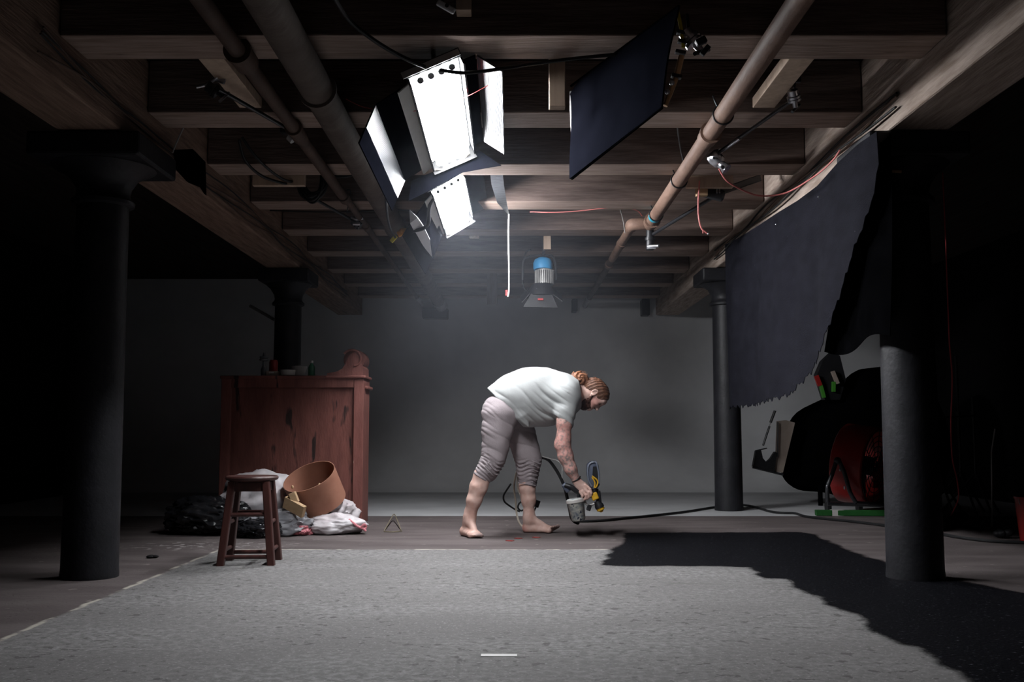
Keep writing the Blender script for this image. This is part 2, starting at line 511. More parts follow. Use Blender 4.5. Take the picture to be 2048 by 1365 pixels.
BZ0 = 2.375
mb = MB()
mb.box((-2.25, 5.6, (BZ0 + ROOM_Z) / 2), (0.34, 16.3, ROOM_Z - BZ0 - 0.004), bevel=0.012)
struct('ceiling_beam', mb, M['beam'], 'long wooden girder over the wardrobe, carried by black columns')
mb = MB()
mb.box((2.16, 5.6, (BZ0 + ROOM_Z) / 2), (0.32, 16.3, ROOM_Z - BZ0 - 0.004), bevel=0.012)
struct('ceiling_beam', mb, M['beam_pale'], 'long wooden girder with the black cloth nailed to it')

# ------------------------------------------------------------------ iron columns
def column(x, y, r, label, cw):
    t = thing('iron_column', label, 'column', (x, y, 0), 'black iron columns')
    t['kind'] = 'thing'
    mb = MB()
    mb.lathe((x, y, 0), [(0, 0), (r * 1.02, 0), (r * 1.02, 0.02), (r, 0.05), (r * 0.93, 2.05), (0, 2.05)], seg=48)
    mb.build('shaft', M['black_iron'], t, True)
    mb = MB()
    mb.lathe((x, y, 0), [(r * 0.9, 2.02), (r * 1.12, 2.03), (r * 1.14, 2.05), (r * 1.0, 2.07), (r * 0.95, 2.09), (r * 1.0, 2.13), (r * 1.25, 2.19), (cw * 0.92, 2.24), (0, 2.24)], seg=48)
    mb.build('collar', M['black_iron'], t, True)
    mb = MB(); mb.box((x, y, 2.3075), (2 * cw, 2 * cw, 0.13), bevel=0.015)
    mb.build('capital_plate', M['black_iron'], t)
    return t
column(2.16, 5.42, 0.147, 'black iron column standing in the black paint, broad and near', 0.27)
column(2.135, 9.90, 0.137, 'black iron column beside the hanging black cloth and the floor cable', 0.27)
column(-2.275, 5.45, 0.147, 'black iron column in shadow in front of the black bin bag', 0.30)
column(-2.24, 9.90, 0.140, 'black iron column rising behind the wardrobe', 0.25)

# ------------------------------------------------------------------ pipes
def pipe(name, label, segs, material, collars, r_collar, white=None):
    t = thing(name, label, 'pipe', segs[0][0])
    mb = MB()
    for a, b_, r in segs:
        mb.cyl(a, b_, r, seg=28)
    mb.build('tube', material, t, True)
    for (c, d, r, l) in collars:
        c, d = Vector(c), Vector(d).normalized()
        mb = MB()
        mb.cyl(c - d * l / 2, c + d * l / 2, r, seg=28)
        mb.cyl(c - d * l / 2 - d * 0.012, c - d * l / 2 + d * 0.012, r * 1.12, seg=28)
        mb.build('coupling', material, t, True)
    if white:
        a, b_, r = white
        mb = MB(); mb.cyl(a, b_, r, seg=28); mb.build('painted_end', M['pipe_white'], t, True)
    return t
# thick wrapped pipe
X, Z = -0.98, 2.495
pipe('wrapped_pipe', 'thick wrapped pipe running under the joists beside the near lamp', [((X, 2.0, Z), (X, 13.1, Z), 0.082)], M['pipe_grey'],
     [((X, 4.9, Z), (0, 1, 0), 0.088, 0.05), ((X, 8.3, Z), (0, 1, 0), 0.088, 0.06)], 0, ((X, 13.1, Z), (X, 13.84, Z), 0.084))
# thin stepped pipe
X, Z = -1.27, 2.54
pipe('sprinkler_pipe', 'thin brown pipe stepping down in size, with the coiled cable hung on it',
     [((X, 2.0, Z), (X, 5.05, Z), 0.040), ((X, 5.05, Z), (X, 7.45, Z), 0.037), ((X + 0.01, 7.45, Z), (X + 0.01, 13.1, Z), 0.027)], M['pipe_dark'],
     [((X, 4.55, Z), (0, 1, 0), 0.058, 0.16), ((X, 5.75, Z), (0, 1, 0), 0.046, 0.20), ((X, 7.4, Z), (0, 1, 0), 0.043, 0.12), ((X + 0.01, 8.5, Z), (0, 1, 0), 0.034, 0.12)], 0,
     ((X + 0.01, 13.1, Z), (X + 0.01, 13.84, Z), 0.028))
# right-hand pipe with the elbow
X, Z = 1.163, 2.52
X2 = 1.02
p_end = 8.25
t = pipe('steam_pipe', 'long bare brown pipe with an offset elbow, beside the black flag',
     [((X, 2.0, Z), (X, p_end, Z), 0.050)], M['pipe_brown'],
     [((X, 5.75, Z), (0, 1, 0), 0.058, 0.12), ((X, p_end - 0.06, Z), (0, 1, 0), 0.060, 0.14)], 0, ((X2, 13.0, Z), (X2, 13.84, Z), 0.034))
mb = MB(); mb.tube([(X + 0.015, p_end + 0.01, Z), (X - 0.02, p_end + 0.03, Z), (X - 0.06, p_end + 0.03, Z), (X2 - 0.0, p_end + 0.05, Z), (X2, p_end + 0.14, Z)], 0.052, seg=20, smooth_steps=4)
mb.build('elbow', M['pipe_brown'], t, True)
mb = MB(); mb.cyl((X2, p_end + 0.1, Z), (X2, 10.0, Z), 0.038, seg=24); mb.build('branch', M['pipe_brown'], t, True)
mb = MB(); mb.cyl((X2, 10.0, Z), (X2, 13.0, Z), 0.034, seg=24); mb.build('branch', M['pipe_dark'], t, True)
for yy in (9.1, 10.3):
    mb = MB(); mb.cyl((X2, yy, Z), (X2, yy + 0.10, Z), 0.045, seg=24); mb.build('coupling', M['pipe_brown'], t, True)
mb = MB(); mb.cyl((X, 7.93, Z), (X, 7.99, Z), 0.0515, seg=28); o = mb.build('tape_band', M['teal_tape'], t, True); o['label'] = 'strip of teal tape'
for yy, zz in ((5.35, 2.6), (6.8, 2.6), (7.9, 2.6)):
    mb = MB()
    pts = [(X + 0.056 * math.cos(a), yy, Z + 0.056 * math.sin(a)) for a in [math.pi * 2 * k / 24 for k in range(25)]]
    mb.tube(pts, 0.005, seg=6, caps=False)
    mb.cyl((X - 0.03, yy, Z + 0.045), (X - 0.06, yy - 0.02, 2.62), 0.005, seg=6)
    mb.build('hanger', M['black_metal'], t, True)

# ------------------------------------------------------------------ timber blocks between and below the joists
def block(name, label, c, size, m, rot=None):
    mb = MB(); mb.box(c, size, rot, bevel=0.004)
    return tag(mb.build(name, m), label, 'wood block')
def block_px(name, label, x0, y0, x1, y1, Y, depth, m):
    a, b_ = P(x0, y0, Y), P(x1, y1, Y)
    return block(name, label, ((a.x + b_.x) / 2, Y + depth / 2, (a.z + b_.z) / 2), (abs(b_.x - a.x), depth, abs(a.z - b_.z)), m)
block_px('hanging_post', 'short wooden post hanging upright between the near lamp and the flag', 1098, 62, 1131, 213, 4.735, 0.06, M['block'])
block('bridging_block', 'pale wooden bridging between two joists with a clamp on it', (1.42, 5.09, 2.63), (0.125, 0.78, 0.06), M['block'])
block('bridging_block', 'pale wooden bridging between two joists beside the thin stepped pipe', (-1.475, 5.09, 2.63), (0.125, 0.78, 0.06), M['block'])
block_px('timber_offcut', 'flat timber offcut nailed below a joist above the coiled cable', 505, 338, 609, 371, 6.945, 0.05, M['block'])
block_px('timber_offcut', 'yellow timber offcut nailed below a joist beside the bare pipe', 1373, 345, 1467, 375, 6.945, 0.05, M['block'])
block_px('wood_cleat', 'little pale wood cleat under the yellow timber offcut', 1393, 376, 1416, 391, 6.98, 0.05, M['wood_scrap'])
block_px('wood_cleat', 'small tilted wood cleat behind the far lamp', 938, 440, 958, 476, 9.17, 0.05, M['block'])
block_px('hanging_board', 'grey board hanging upright beside the white cord', 974, 538, 995, 608, 11.4, 0.05, M['block_grey'])
block_px('lamp_hanger_block', 'short wood block holding the blue spotlight to a joist', 1087, 462, 1102, 499, 9.17, 0.06, M['block'])
block_px('timber_offcut', 'squared timber end hanging at the top beside a steel clamp plate', 912, -40, 942, 20, 4.33, 0.08, M['block'])
mb = MB()
q = Matrix.Rotation(math.radians(-35), 3, 'Y') 
mb.box(P(892, 14, 4.3), (0.092, 0.02, 0.030), Matrix.Rotation(math.radians(30), 3, 'Y'), bevel=0.008)
cp = thing('clamp_plate', 'pale steel clamp plate with a hole, hung beside the squared timber end', 'clamp', P(892, 14, 4.3))
mb.build('plate', M['white_plastic'], cp)
mb = MB(); mb.cyl(P(894, 13, 4.3) + Vector((0, -0.012, 0)), P(894, 13, 4.3) + Vector((0, 0.012, 0)), 0.009, seg=16); mb.build('hole', M['black_metal'], cp)
mb = MB(); mb.cyl(P(884, 8, 4.32), P(884, 8, 4.32) + Vector((0, 0.05, 0.10)), 0.008, seg=8); mb.build('pin', M['black_metal'], cp)

# ------------------------------------------------------------------ small white conduit at the dark side
mb = MB(); mb.cyl(P(500, 612, 10.05), P(549, 640, 9.98), 0.016, seg=14)
tag(mb.build('conduit', M['pipe_white']), 'short pale conduit in the dark beside the column behind the wardrobe', 'conduit')
# ------------------------------------------------------------------ fluorescent fixtures
def corrugated():
    m, nt, b = nt_new('corrugated_white')
    tc = N(nt, 'ShaderNodeTexCoord')
    w = N(nt, 'ShaderNodeTexWave', bands_direction='Z')
    w.inputs['Scale'].default_value = 55
    nt.links.new(tc.outputs['Object'], w.inputs['Vector'])
    bp = N(nt, 'ShaderNodeBump'); bp.inputs['Strength'].default_value = 0.25; bp.inputs['Distance'].default_value = 0.004
    nt.links.new(w.outputs['Fac'], bp.inputs['Height'])
    nt.links.new(bp.outputs[0], b.inputs['Normal'])
    b.inputs['Base Color'].default_value = (0.075, 0.078, 0.087, 1)
    b.inputs['Roughness'].default_value = 0.35
    return m
M['corrugated'] = corrugated()

def bank(label, pl, pr, plf, n, rt, doors, glow, cat='studio lamp'):
    """pl, pr: left and right ends of the tube row at the near end; plf: left end at the far end"""
    pl, pr, plf = Vector(pl), Vector(pr), Vector(plf)
    t = thing('fluorescent_lamp', label, cat, (pl + pr) / 2 + (plf - pl) / 2 + Vector((0, 0, 0.06)), 'fluorescent bank lamps')
    ax = (plf - pl); ln = ax.length; ax.normalize()
    la = (pr - pl); w = la.length; la.normalize()
    up = la.cross(ax).normalized()
    if up.z < 0: up = -up
    def F(u, v, h):   # u across, v along, h up from the tubes' axis
        return pl + la * u + ax * v + up * h
    # housing: shallow tray of back, two sides, two ends
    mb = MB()
    for (u0, u1, h0, h1) in ((-0.035, w + 0.035, 0.045, 0.06), (-0.035, -0.026, -0.022, 0.06), (w + 0.026, w + 0.035, -0.022, 0.06)):
        mb.prism([F(u0, -0.05, h0), F(u1, -0.05, h0), F(u1, -0.05, h1), F(u0, -0.05, h1)], ax * (ln + 0.1))
    for v, hb in ((-0.062, 0.016), (ln + 0.05, -0.045)):
        mb.prism([F(-0.035, v, hb), F(w + 0.035, v, hb), F(w + 0.035, v, 0.06), F(-0.035, v, 0.06)], ax * 0.012)
    mb.build('housing', M['black_plastic'], t)
    mb = MB()
    mb.prism([F(-0.02, -0.04, 0.034), F(w + 0.02, -0.04, 0.034), F(w + 0.02, -0.04, 0.043), F(-0.02, -0.04, 0.043)], ax * (ln + 0.08))
    mb.build('reflector', M['casing'], t)
    # white side cheek: a flange sloping out and down beside the tubes
    mb = MB()
    mb.prism([F(-0.036, -0.03, 0.004), F(-0.030, -0.03, 0.000), F(-0.094, -0.03, -0.020), F(-0.099, -0.03, -0.015)], ax * (ln + 0.06))
    mb.build('side_cheek', M['casing'], t)
    for k in range(n):
        u = rt + (w - 2 * rt) * k / (n - 1)
        mb = MB(); mb.cyl(F(u, -0.006, 0), F(u, ln - 0.006, 0), rt, seg=20)
        tb = mb.build('tube', glow, t, True)
        for v0, v1 in ((-0.020, -0.006), (ln - 0.006, ln + 0.016)):
            mb = MB(); mb.cyl(F(u, v0, 0.0), F(u, v1, 0.0), rt * 0.66, seg=20)
            mb.build('end_cap', M['black_plastic'], tb, True)
    # loop of harness at the far end and along the near edge
    mb = MB()
    mb.tube([F(-0.02, ln + 0.03, -0.02), F(w * 0.2, ln + 0.06, -0.035), F(w * 0.6, ln + 0.065, -0.03), F(w, ln + 0.03, -0.01)], 0.005, seg=6, smooth_steps=5)
    mb.build('harness', M['cream_cord'], t, True)
    mb = MB()
    mb.prism([F(-0.05, -0.075, 0.018), F(w + 0.03, -0.075, 0.018), F(w + 0.03, -0.075, 0.05), F(-0.05, -0.075, 0.05)], ax * 0.008)
    mb.build('end_plate', M['grey_metal'], t)
    for d in doors:
        q = [Vector(p) for p in d['quad']]
        nrm = (q[1] - q[0]).cross(q[3] - q[0]).normalized() * 0.008
        mb = MB(); mb.prism(q, nrm)
        dr = mb.build(d['name'], d['mat'], t)
        for s in d.get('sub', []):
            q2 = [Vector(p) for p in s['quad']]
            mb = MB(); mb.prism(q2, nrm)
            mb.build(s['name'], s['mat'], dr)
    # hanging straps up to the joists
    for v in (0.15 * ln, 0.85 * ln):
        a = F(w / 2, v, 0.06)
        mb = MB(); mb.cyl(a, (a.x, a.y, max(a.z + 0.02, 2.64)), 0.012, seg=10)
        mb.build('hanger', M['black_metal'], t)
    return t, F, ln, w

Y0, Y1 = 4.62, 5.93
pl, pr, plf = P(832, 168, Y0), P(914, 133, Y0), P(873, 328, Y1)
prf = P(938, 300, Y1)
ax = plf - pl
def at(px0, py0, f=0.0):
    """point of the lamp's near-end section plus a share of the axis"""
    return P(px0, py0, Y0) + ax * f
rh = [P(922, 124, Y0), P(951, 112, Y0), P(951, 112, Y0) + ax, P(922, 124, Y0) + ax]
rw = [P(953, 112, Y0), P(1004, 144, Y0), P(1004, 144, Y0) + ax, P(953, 112, Y0) + ax]
lh = [P(800, 176, Y0), P(751, 208, Y0), P(751, 208, Y0) + ax, P(800, 176, Y0) + ax]
lw = [P(749, 209, Y0), P(730, 254, Y0), P(730, 254, Y0) + ax, P(749, 209, Y0) + ax]
lampA, FA, lnA, wA = bank('larger fluorescent bank lamp with corrugated white wings, nearest the viewer under the joists', pl, pr, plf, 4, 0.025, [
    dict(name='door_hinge_panel', mat=M['flag_cloth'], quad=rh), dict(name='reflector_wing', mat=M['corrugated'], quad=rw),
    dict(name='door_hinge_panel', mat=M['flag_cloth'], quad=lh), dict(name='reflector_wing', mat=M['corrugated'], quad=lw),
    dict(name='added_light_cut', mat=M['flag_cloth'], quad=[P(729, 255, Y0), P(716, 286, Y0), P(716, 286, Y0) + ax, P(729, 255, Y0) + ax]),  # black strip added past the wing to cut light on the column
    dict(name='end_flap', mat=M['flag_cloth'], quad=[P(822, 362, Y1 + 0.07), P(866, 344, Y1 + 0.07), P(958, 300, Y1 + 0.07), P(1003, 331, Y1 + 0.08), P(925, 345, Y1 + 0.08), P(862, 380, Y1 + 0.08), P(818, 402, Y1 + 0.08)])], M['tube'])

Y0b, Y1b = 7.0, 8.05
pl2, pr2, plf2 = P(872, 388, Y0b), P(921, 359, Y0b), P(895, 461, Y1b)
ax2 = plf2 - pl2
def curved(pts_a, pts_b, name, mat_, parent):
    mb = MB()
    mb.sheet(lambda u, v: Vector(pts_a[round(u * (len(pts_a) - 1))]).lerp(Vector(pts_b[round(u * (len(pts_b) - 1))]), v), len(pts_a) - 1, 3, 0.006)
    return mb.build(name, mat_, parent, True)
lampB, FB, lnB, wB = bank('smaller fluorescent bank lamp hung behind the larger one', pl2, pr2, plf2, 4, 0.0185, [
    dict(name='door_hinge_panel', mat=M['flag_cloth'], quad=[P(856, 396, Y0b), P(820, 446, Y0b + 0.1), P(864, 518, Y1b + 0.1), P(884, 468, Y1b)]),
    dict(name='added_light_cut', mat=M['flag_cloth'], quad=[P(820, 446, Y0b + 0.1), P(804, 472, Y0b + 0.12), P(850, 548, Y1b + 0.12), P(864, 518, Y1b + 0.1)]),  # added black strip beyond the wing, shades the cabinet
    dict(name='door_hinge_panel', mat=M['flag_cloth'], quad=[P(928, 352, Y0b), P(966, 338, Y0b), P(966, 338, Y0b) + ax2, P(928, 352, Y0b) + ax2])], M['tube_b'])
curved([P(819, 420, 7.0), P(820, 447, 7.05), P(831, 468, 7.35), P(847, 493, 7.7), P(863, 515, 8.1)],
       [P(820, 421, 6.98), P(835, 436, 7.0), P(848, 454, 7.25), P(860, 480, 7.6), P(864, 513, 8.05)], 'reflector_wing', M['white_plastic'], lampB)
curved([P(1005, 340, 7.0), P(1008, 370, 7.2), P(1013, 402, 7.5), P(1018, 428, 7.8)],
       [P(979, 334, 7.0), P(983, 368, 7.2), P(994, 404, 7.5), P(1016, 428, 7.8)], 'reflector_wing', M['corrugated'], lampB)
# white cord from the wing's tip, with a red tag at its end
t = thing('hanging_line', 'white cord hanging from the wing tip of the smaller fluorescent lamp', 'cord', P(1018, 428, 7.8))
mb = MB()
mb.tube([P(1018, 428, 7.8), P(1017, 470, 7.8), P(1018, 530, 7.8), P(1018, 580, 7.8), P(1016, 594, 7.8)], 0.0065, seg=8, smooth_steps=4)
mb.build('cord', M['rope'], t, True)
mb = MB(); mb.box(P(1013, 586, 7.81), (0.016, 0.008, 0.045)); mb.build('tag', M['label_red'], t)

# orange spring clamp on a chain, at the side of the smaller lamp
t = thing('spring_clamp', 'orange and yellow spring clamp on a black chain beside the smaller lamp', 'clamp', P(805, 468, 7.3))
mb = MB()
mb.tube([P(864, 396, 7.05), P(858, 420, 7.1), P(857, 445, 7.15), P(848, 456, 7.2), P(832, 461, 7.25), P(816, 464, 7.3)], 0.015, seg=8, smooth_steps=5)
mb.build('chain', M['black_metal'], t, True)
mb = MB(); mb.box_between(P(815, 461, 7.3), P(795, 470, 7.3), 0.03, 0.042, bevel=0.008); mb.sphere(P(806, 462, 7.3), 0.026, 12); mb.build('jaw', M['orange'], t, True)
mb = MB(); mb.box_between(P(793, 472, 7.3), P(782, 484, 7.3), 0.025, 0.028, bevel=0.004); mb.build('handle', M['yellow'], t)

# power cables above the lamps
def cable(name, label, pts, r, m, cat='cable', group=None):
    mb = MB(); mb.tube(pts, r, seg=8, smooth_steps=6)
    return tag(mb.build(name, m, None, True), label, cat, group)
cable('power_cable', 'black cable sagging across the top of the larger lamp to the flag', [P(880, 140, 4.5), P(930, 146, 4.5), P(1000, 138, 4.5), P(1080, 126, 4.6), P(1160, 116, 4.6), P(1240, 108, 4.6)], 0.009, M['black_rubber'])
cable('power_cable', 'black cable slanting down from the joists to the larger lamp', [P(640, -60, 3.8), P(690, 30, 4.15), P(740, 75, 4.28), P(800, 112, 4.42), P(850, 134, 4.5)], 0.010, M['black_rubber'])
cable('thin_wire', 'thin red wire crossing the larger lamp', [P(692, 198, 5.0), P(730, 215, 4.9), P(790, 223, 4.9), P(860, 218, 4.95), P(930, 195, 4.95), P(1002, 156, 4.9)], 0.0017, M['red_cord'], 'wire')
cable('black_cable', 'black cable hanging below the joists beside the wrapped pipe', [P(775, 355, 6.2), P(772, 400, 6.4), P(778, 450, 6.8), P(790, 475, 7.2)], 0.008, M['black_rubber'])

# ------------------------------------------------------------------ black flag with its brass-coloured rod and grip head
A_, B_, D_, C_ = P(1142, 172, 5.02), P(1144, 358, 5.02), P(1358, 12, 4.12), P(1324, 216, 4.12)
t = thing('black_flag', 'large black fabric flag hung beside the larger lamp to block its light', 'light flag', B_.lerp(C_, 0.5), None)
mb = MB()
def flagpt(u, v):
    top = A_.lerp(D_, u); bot = B_.lerp(C_, u)
    p = top.lerp(bot, v)
    r = 0.0
    if u < 0.12 and v < 0.12: r = (0.12 - u) * (0.12 - v) * 3
    return p + Vector((0.006 * math.sin(v * 5 + u * 2), 0, -r))
mb.sheet(flagpt, 18, 14, 0.008)
mb.build('fabric', M['flag_cloth'], t, True)
mb = MB()
mb.tube([A_ + Vector((0.0, 0, -0.03)), A_.lerp(B_, 0.3), A_.lerp(B_, 0.65) + Vector((0.005, 0, 0)), B_], 0.007, seg=8, smooth_steps=4)
mb.build('hem', M['grey_metal'], t, True)
mb = MB(); mb.tube([A_, D_], 0.006, seg=8); mb.build('hem', M['dark_cloth'], t, True)
mb = MB(); mb.tube([B_, C_], 0.006, seg=8); mb.build('hem', M['dark_cloth'], t, True)
t2 = thing('brass_rod', 'brass coloured rod along the edge of the black flag', 'rod', P(1323, 217, 4.15))
mb = MB(); mb.tube([P(1354, 18, 4.15), P(1362, 55, 4.15), P(1367, 95, 4.15)], 0.008, seg=10, smooth_steps=4); mb.build('thin_rod', M['yellow'], t2, True)
mb = MB(); mb.cyl(P(1363, 112, 4.15), P(1354, 150, 4.15), 0.013, seg=14); mb.cyl(P(1352, 157, 4.15), P(1330, 212, 4.15), 0.0115, seg=14); mb.build('thick_rod', M['copper'], t2, True)
for (x, y) in ((1353, 153), (1361, 105), (1364, 66), (1366, 84)):
    mb = MB(); mb.box(P(x, y, 4.15), (0.045, 0.03, 0.016), Matrix.Rotation(math.radians(12), 3, 'Y'), bevel=0.003); mb.build('strap', M['black_metal'], t2)
for (x, y) in ((1344, 166), (1335, 184)):
    mb = MB(); mb.sphere(P(x, y, 4.14), 0.012, 12); mb.build('wing_nut', M['chrome'], t2, True)

def grip_head(name, label, c, axis, s=1.0, material=None, side=1, lever=True, parent=None):
    """two clamping discs, a screw and a T handle"""
    m_ = material or M['chrome']
    c = Vector(c); a = Vector(axis).normalized()
    t = parent if parent else thing(name, label, 'grip clamp', c)
    u = a.orthogonal().normalized()
    v = a.cross(u)
    mb = MB(); mb.cyl(c - a * 0.014 * s, c - a * 0.002 * s, 0.036 * s, seg=22); mb.cyl(c + a * 0.002 * s, c + a * 0.014 * s, 0.036 * s, seg=22)
    mb.cyl(c - a * 0.045 * s, c + a * 0.05 * s, 0.014 * s, seg=14)
    mb.cyl(c - a * 0.045 * s, c - a * 0.016 * s, 0.028 * s, seg=18)
    mb.build('clamp_disc', m_, t, True)
    mb = MB()
    h = c + a * 0.055 * s
    mb.cyl(h - u * 0.05 * s * side, h + u * 0.05 * s * side, 0.008 * s, seg=10)
    mb.build('screw_handle', M['black_metal'] if m_ is M['chrome'] else M['chrome'], t, True)
    return t
t = grip_head('grip_clamp', 'silver grip head with a black lever clamped to the brass rod', P(1385, 82, 4.16), (0.6, -0.1, -0.8), 1.15)
mb = MB(); mb.box_between(P(1392, 88, 4.0), P(1412, 78, 4.0), 0.03, 0.03, bevel=0.006); mb.box_between(P(1403, 110, 4.0), P(1418, 92, 4.0), 0.02, 0.022, bevel=0.004); mb.build('lever', M['black_plastic'], t)
mb = MB(); mb.box_between(P(1370, 68, 4.15), P(1390, 80, 4.15), 0.03, 0.05, bevel=0.012); mb.build('knuckle', M['chrome'], t, True)
mb = MB(); mb.cyl(P(1378, 72, 4.16), P(1374, 30, 4.3) , 0.008, seg=8); mb.build('spigot', M['black_metal'], t)

def grip_arm(label, a, b_, r, m_, silver_at=None):
    t = thing('boom_rod', label, 'grip rod', (Vector(a) + Vector(b_)) / 2)
    mb = MB(); mb.cyl(a, b_, r, seg=14); mb.build('rod', m_, t, True)
    if silver_at:
        mb = MB(); mb.cyl(silver_at[0], silver_at[1], r * 1.15, seg=14); mb.build('sleeve', M['chrome'], t, True)
    return t
# over the bare pipe, from the bridging block to the big silver head
t = grip_arm('black grip arm reaching from a bridging block to the big silver grip head', P(1588, 198, 5.15), P(1434, 308, 6.05), 0.011, M['black_metal'], (P(1480, 276, 5.75), P(1440, 304, 6.02)))
grip_head('', '', P(1588, 197, 5.15), (0.3, 0.5, -0.8), 1.0, M['chrome'], parent=t)
mb = MB(); mb.cyl(P(1589, 190, 5.15), P(1590, 158, 5.15), 0.006, seg=8); mb.build('hanging_pin', M['black_metal'], t)
mb = MB(); mb.box(P(1590, 160, 5.15), (0.06, 0.03, 0.03), bevel=0.004); mb.build('bracket', M['black_metal'], t)
t = thing('lamp_socket', 'big silver grip head with a round knuckle at the end of the black arm', 'grip clamp', P(1436, 322, 6.05))
mb = MB(); d = (P(1448, 334, 6.02) - P(1424, 308, 6.02)).normalized()
mb.lathe(P(1421, 306, 6.05), [(0, 0), (0.028, 0.002), (0.044, 0.018), (0.047, 0.05), (0.040, 0.085), (0.024, 0.10), (0, 0.10)], axis=d, seg=28)
mb.build('body', M['chrome'], t, True)
mb = MB(); mb.lathe(P(1440, 327, 6.04), [(0, 0), (0.026, 0.0), (0.028, 0.03), (0.034, 0.035), (0.034, 0.06), (0, 0.062)], axis=d + Vector((0, -0.3, 0)), seg=24); mb.build('collar', M['chrome'], t, True)
mb = MB(); mb.cyl(P(1444, 334, 5.98), P(1446, 335, 5.955), 0.011, seg=16); mb.build('socket_hole', M['black_plastic'], t)
mb = MB(); mb.cyl(P(1428, 316, 6.0), P(1428.5, 316.5, 5.985), 0.008, seg=12); mb.build('socket_hole', M['black_plastic'], t)
mb = MB(); mb.cyl(P(1430, 306, 6.05), P(1440, 304, 6.02), 0.020, seg=14); mb.build('knuckle', M['chrome'], t, True)
# second arm below the yellow offcut
t = grip_arm('black grip arm slanting from the yellow offcut to a dark grip head', P(1440, 386, 7.1), P(1304, 470, 8.3), 0.014, M['black_metal'])
mb = MB(); mb.cyl(P(1300, 462, 8.3), P(1300, 500, 8.3), 0.034, seg=20); mb.cyl(P(1300, 476, 8.3), P(1300, 482, 8.3), 0.043, seg=20); mb.build('clamp_disc', M['black_metal'], t, True)
mb = MB(); mb.cyl(P(1296, 493, 8.28), P(1318, 492, 8.2), 0.014, seg=12); mb.cyl(P(1295, 496, 8.28), P(1312, 496, 8.25), 0.010, seg=12); mb.build('screw_handle', M['chrome'], t, True)
mb = MB(); mb.box(P(1428, 388, 7.05), (0.15, 0.07, 0.075), Matrix.Rotation(math.radians(15), 3, 'Y'), bevel=0.015); mb.build('clamp_body', M['black_plastic'], t)
mb = MB(); mb.box_between(P(1440, 384, 7.08), P(1520, 356, 7.3), 0.03, 0.05, bevel=0.008); mb.build('lever', M['black_plastic'], t)
mb = MB(); mb.cyl(P(1434, 374, 7.04), P(1434, 386, 7.0), 0.006, seg=8); mb.cyl(P(1439, 374, 7.04), P(1439, 386, 7.0), 0.006, seg=8); mb.build('bolt', M['chrome'], t)
# arm beside the thin stepped pipe
t = grip_arm('black grip arm slanting across the thin stepped pipe, with a silver wing handle', P(436, 178, 4.95), P(582, 262, 5.75), 0.012, M['black_metal'])
grip_head('', '', P(430, 182, 5.0), (0.8, 0.2, -0.5), 1.0, M['black_metal'], parent=t)
mb = MB(); mb.tube([P(393, 174, 5.0), P(410, 170, 5.0), P(424, 162, 5.0), P(436, 152, 5.0)], 0.009, seg=10, smooth_steps=4); mb.box(P(439, 157, 5.02), (0.07, 0.02, 0.045), Matrix.Rotation(math.radians(20), 3, 'Y'), bevel=0.008); mb.build('wing_handle', M['chrome'], t, True)
mb = MB(); mb.cyl(P(570, 262, 5.9), P(592, 252, 5.9), 0.045, seg=20); mb.box(P(582, 258, 5.85), (0.13, 0.06, 0.07), bevel=0.015); mb.build('clamp_body', M['black_plastic'], t, True)
mb = MB(); mb.cyl(P(572, 260, 5.82), P(594, 260, 5.82), 0.012, seg=12); mb.cyl(P(580, 272, 5.85), P(588, 280, 5.85), 0.03, seg=14); mb.build('screw_handle', M['grey_metal'], t, True)
mb = MB(); mb.tube([P(584, 246, 5.95), P(590, 226, 5.97), P(598, 210, 5.99), P(607, 182, 6.0)], lambda s: 0.028 - 0.02 * s, seg=10, smooth_steps=4); mb.build('handle', M['tool_grey'], t, True)
mb = MB(); mb.tube([P(590, 250, 5.95), P(602, 235, 5.99), P(603, 212, 6.0), P(598, 200, 6.0)], lambda s: 0.03 - 0.014 * s, seg=10, smooth_steps=4); mb.build('handle', M['black_plastic'], t, True)
# small silver wing clamp further on
t = grip_arm('black grip arm from the coiled cable to a small silver wing clamp', P(618, 392, 7.35), P(704, 440, 8.15), 0.012, M['black_metal'])
mb = MB(); mb.tube([P(702, 435, 8.1), P(712, 439, 8.1), P(726, 437, 8.1)], 0.010, seg=10, smooth_steps=4); mb.cyl(P(706, 448, 8.1), P(720, 448, 8.1), 0.014, seg=10); mb.cyl(P(714, 430, 8.12), P(714, 456, 8.12), 0.016, seg=12); mb.build('wing_handle', M['chrome'], t, True)
mb = MB(); mb.cyl(P(706, 442, 8.14), P(720, 454, 8.14), 0.034, seg=18); mb.build('clamp_disc', M['black_metal'], t, True)
# cable hangers on the near side: little silver hooks
t = grip_head('spring_hook', 'small silver hook under the joist beside the wrapped pipe', P(570, 103, 5.0), (0.2, -0.6, -0.7), 0.6, M['grey_metal'])
mb = MB(); mb.cyl(P(566, 98, 5.0), P(562, 90, 5.05) + Vector((0, 0.0, 0.05)), 0.008, seg=8); mb.build('pin', M['black_metal'], t)

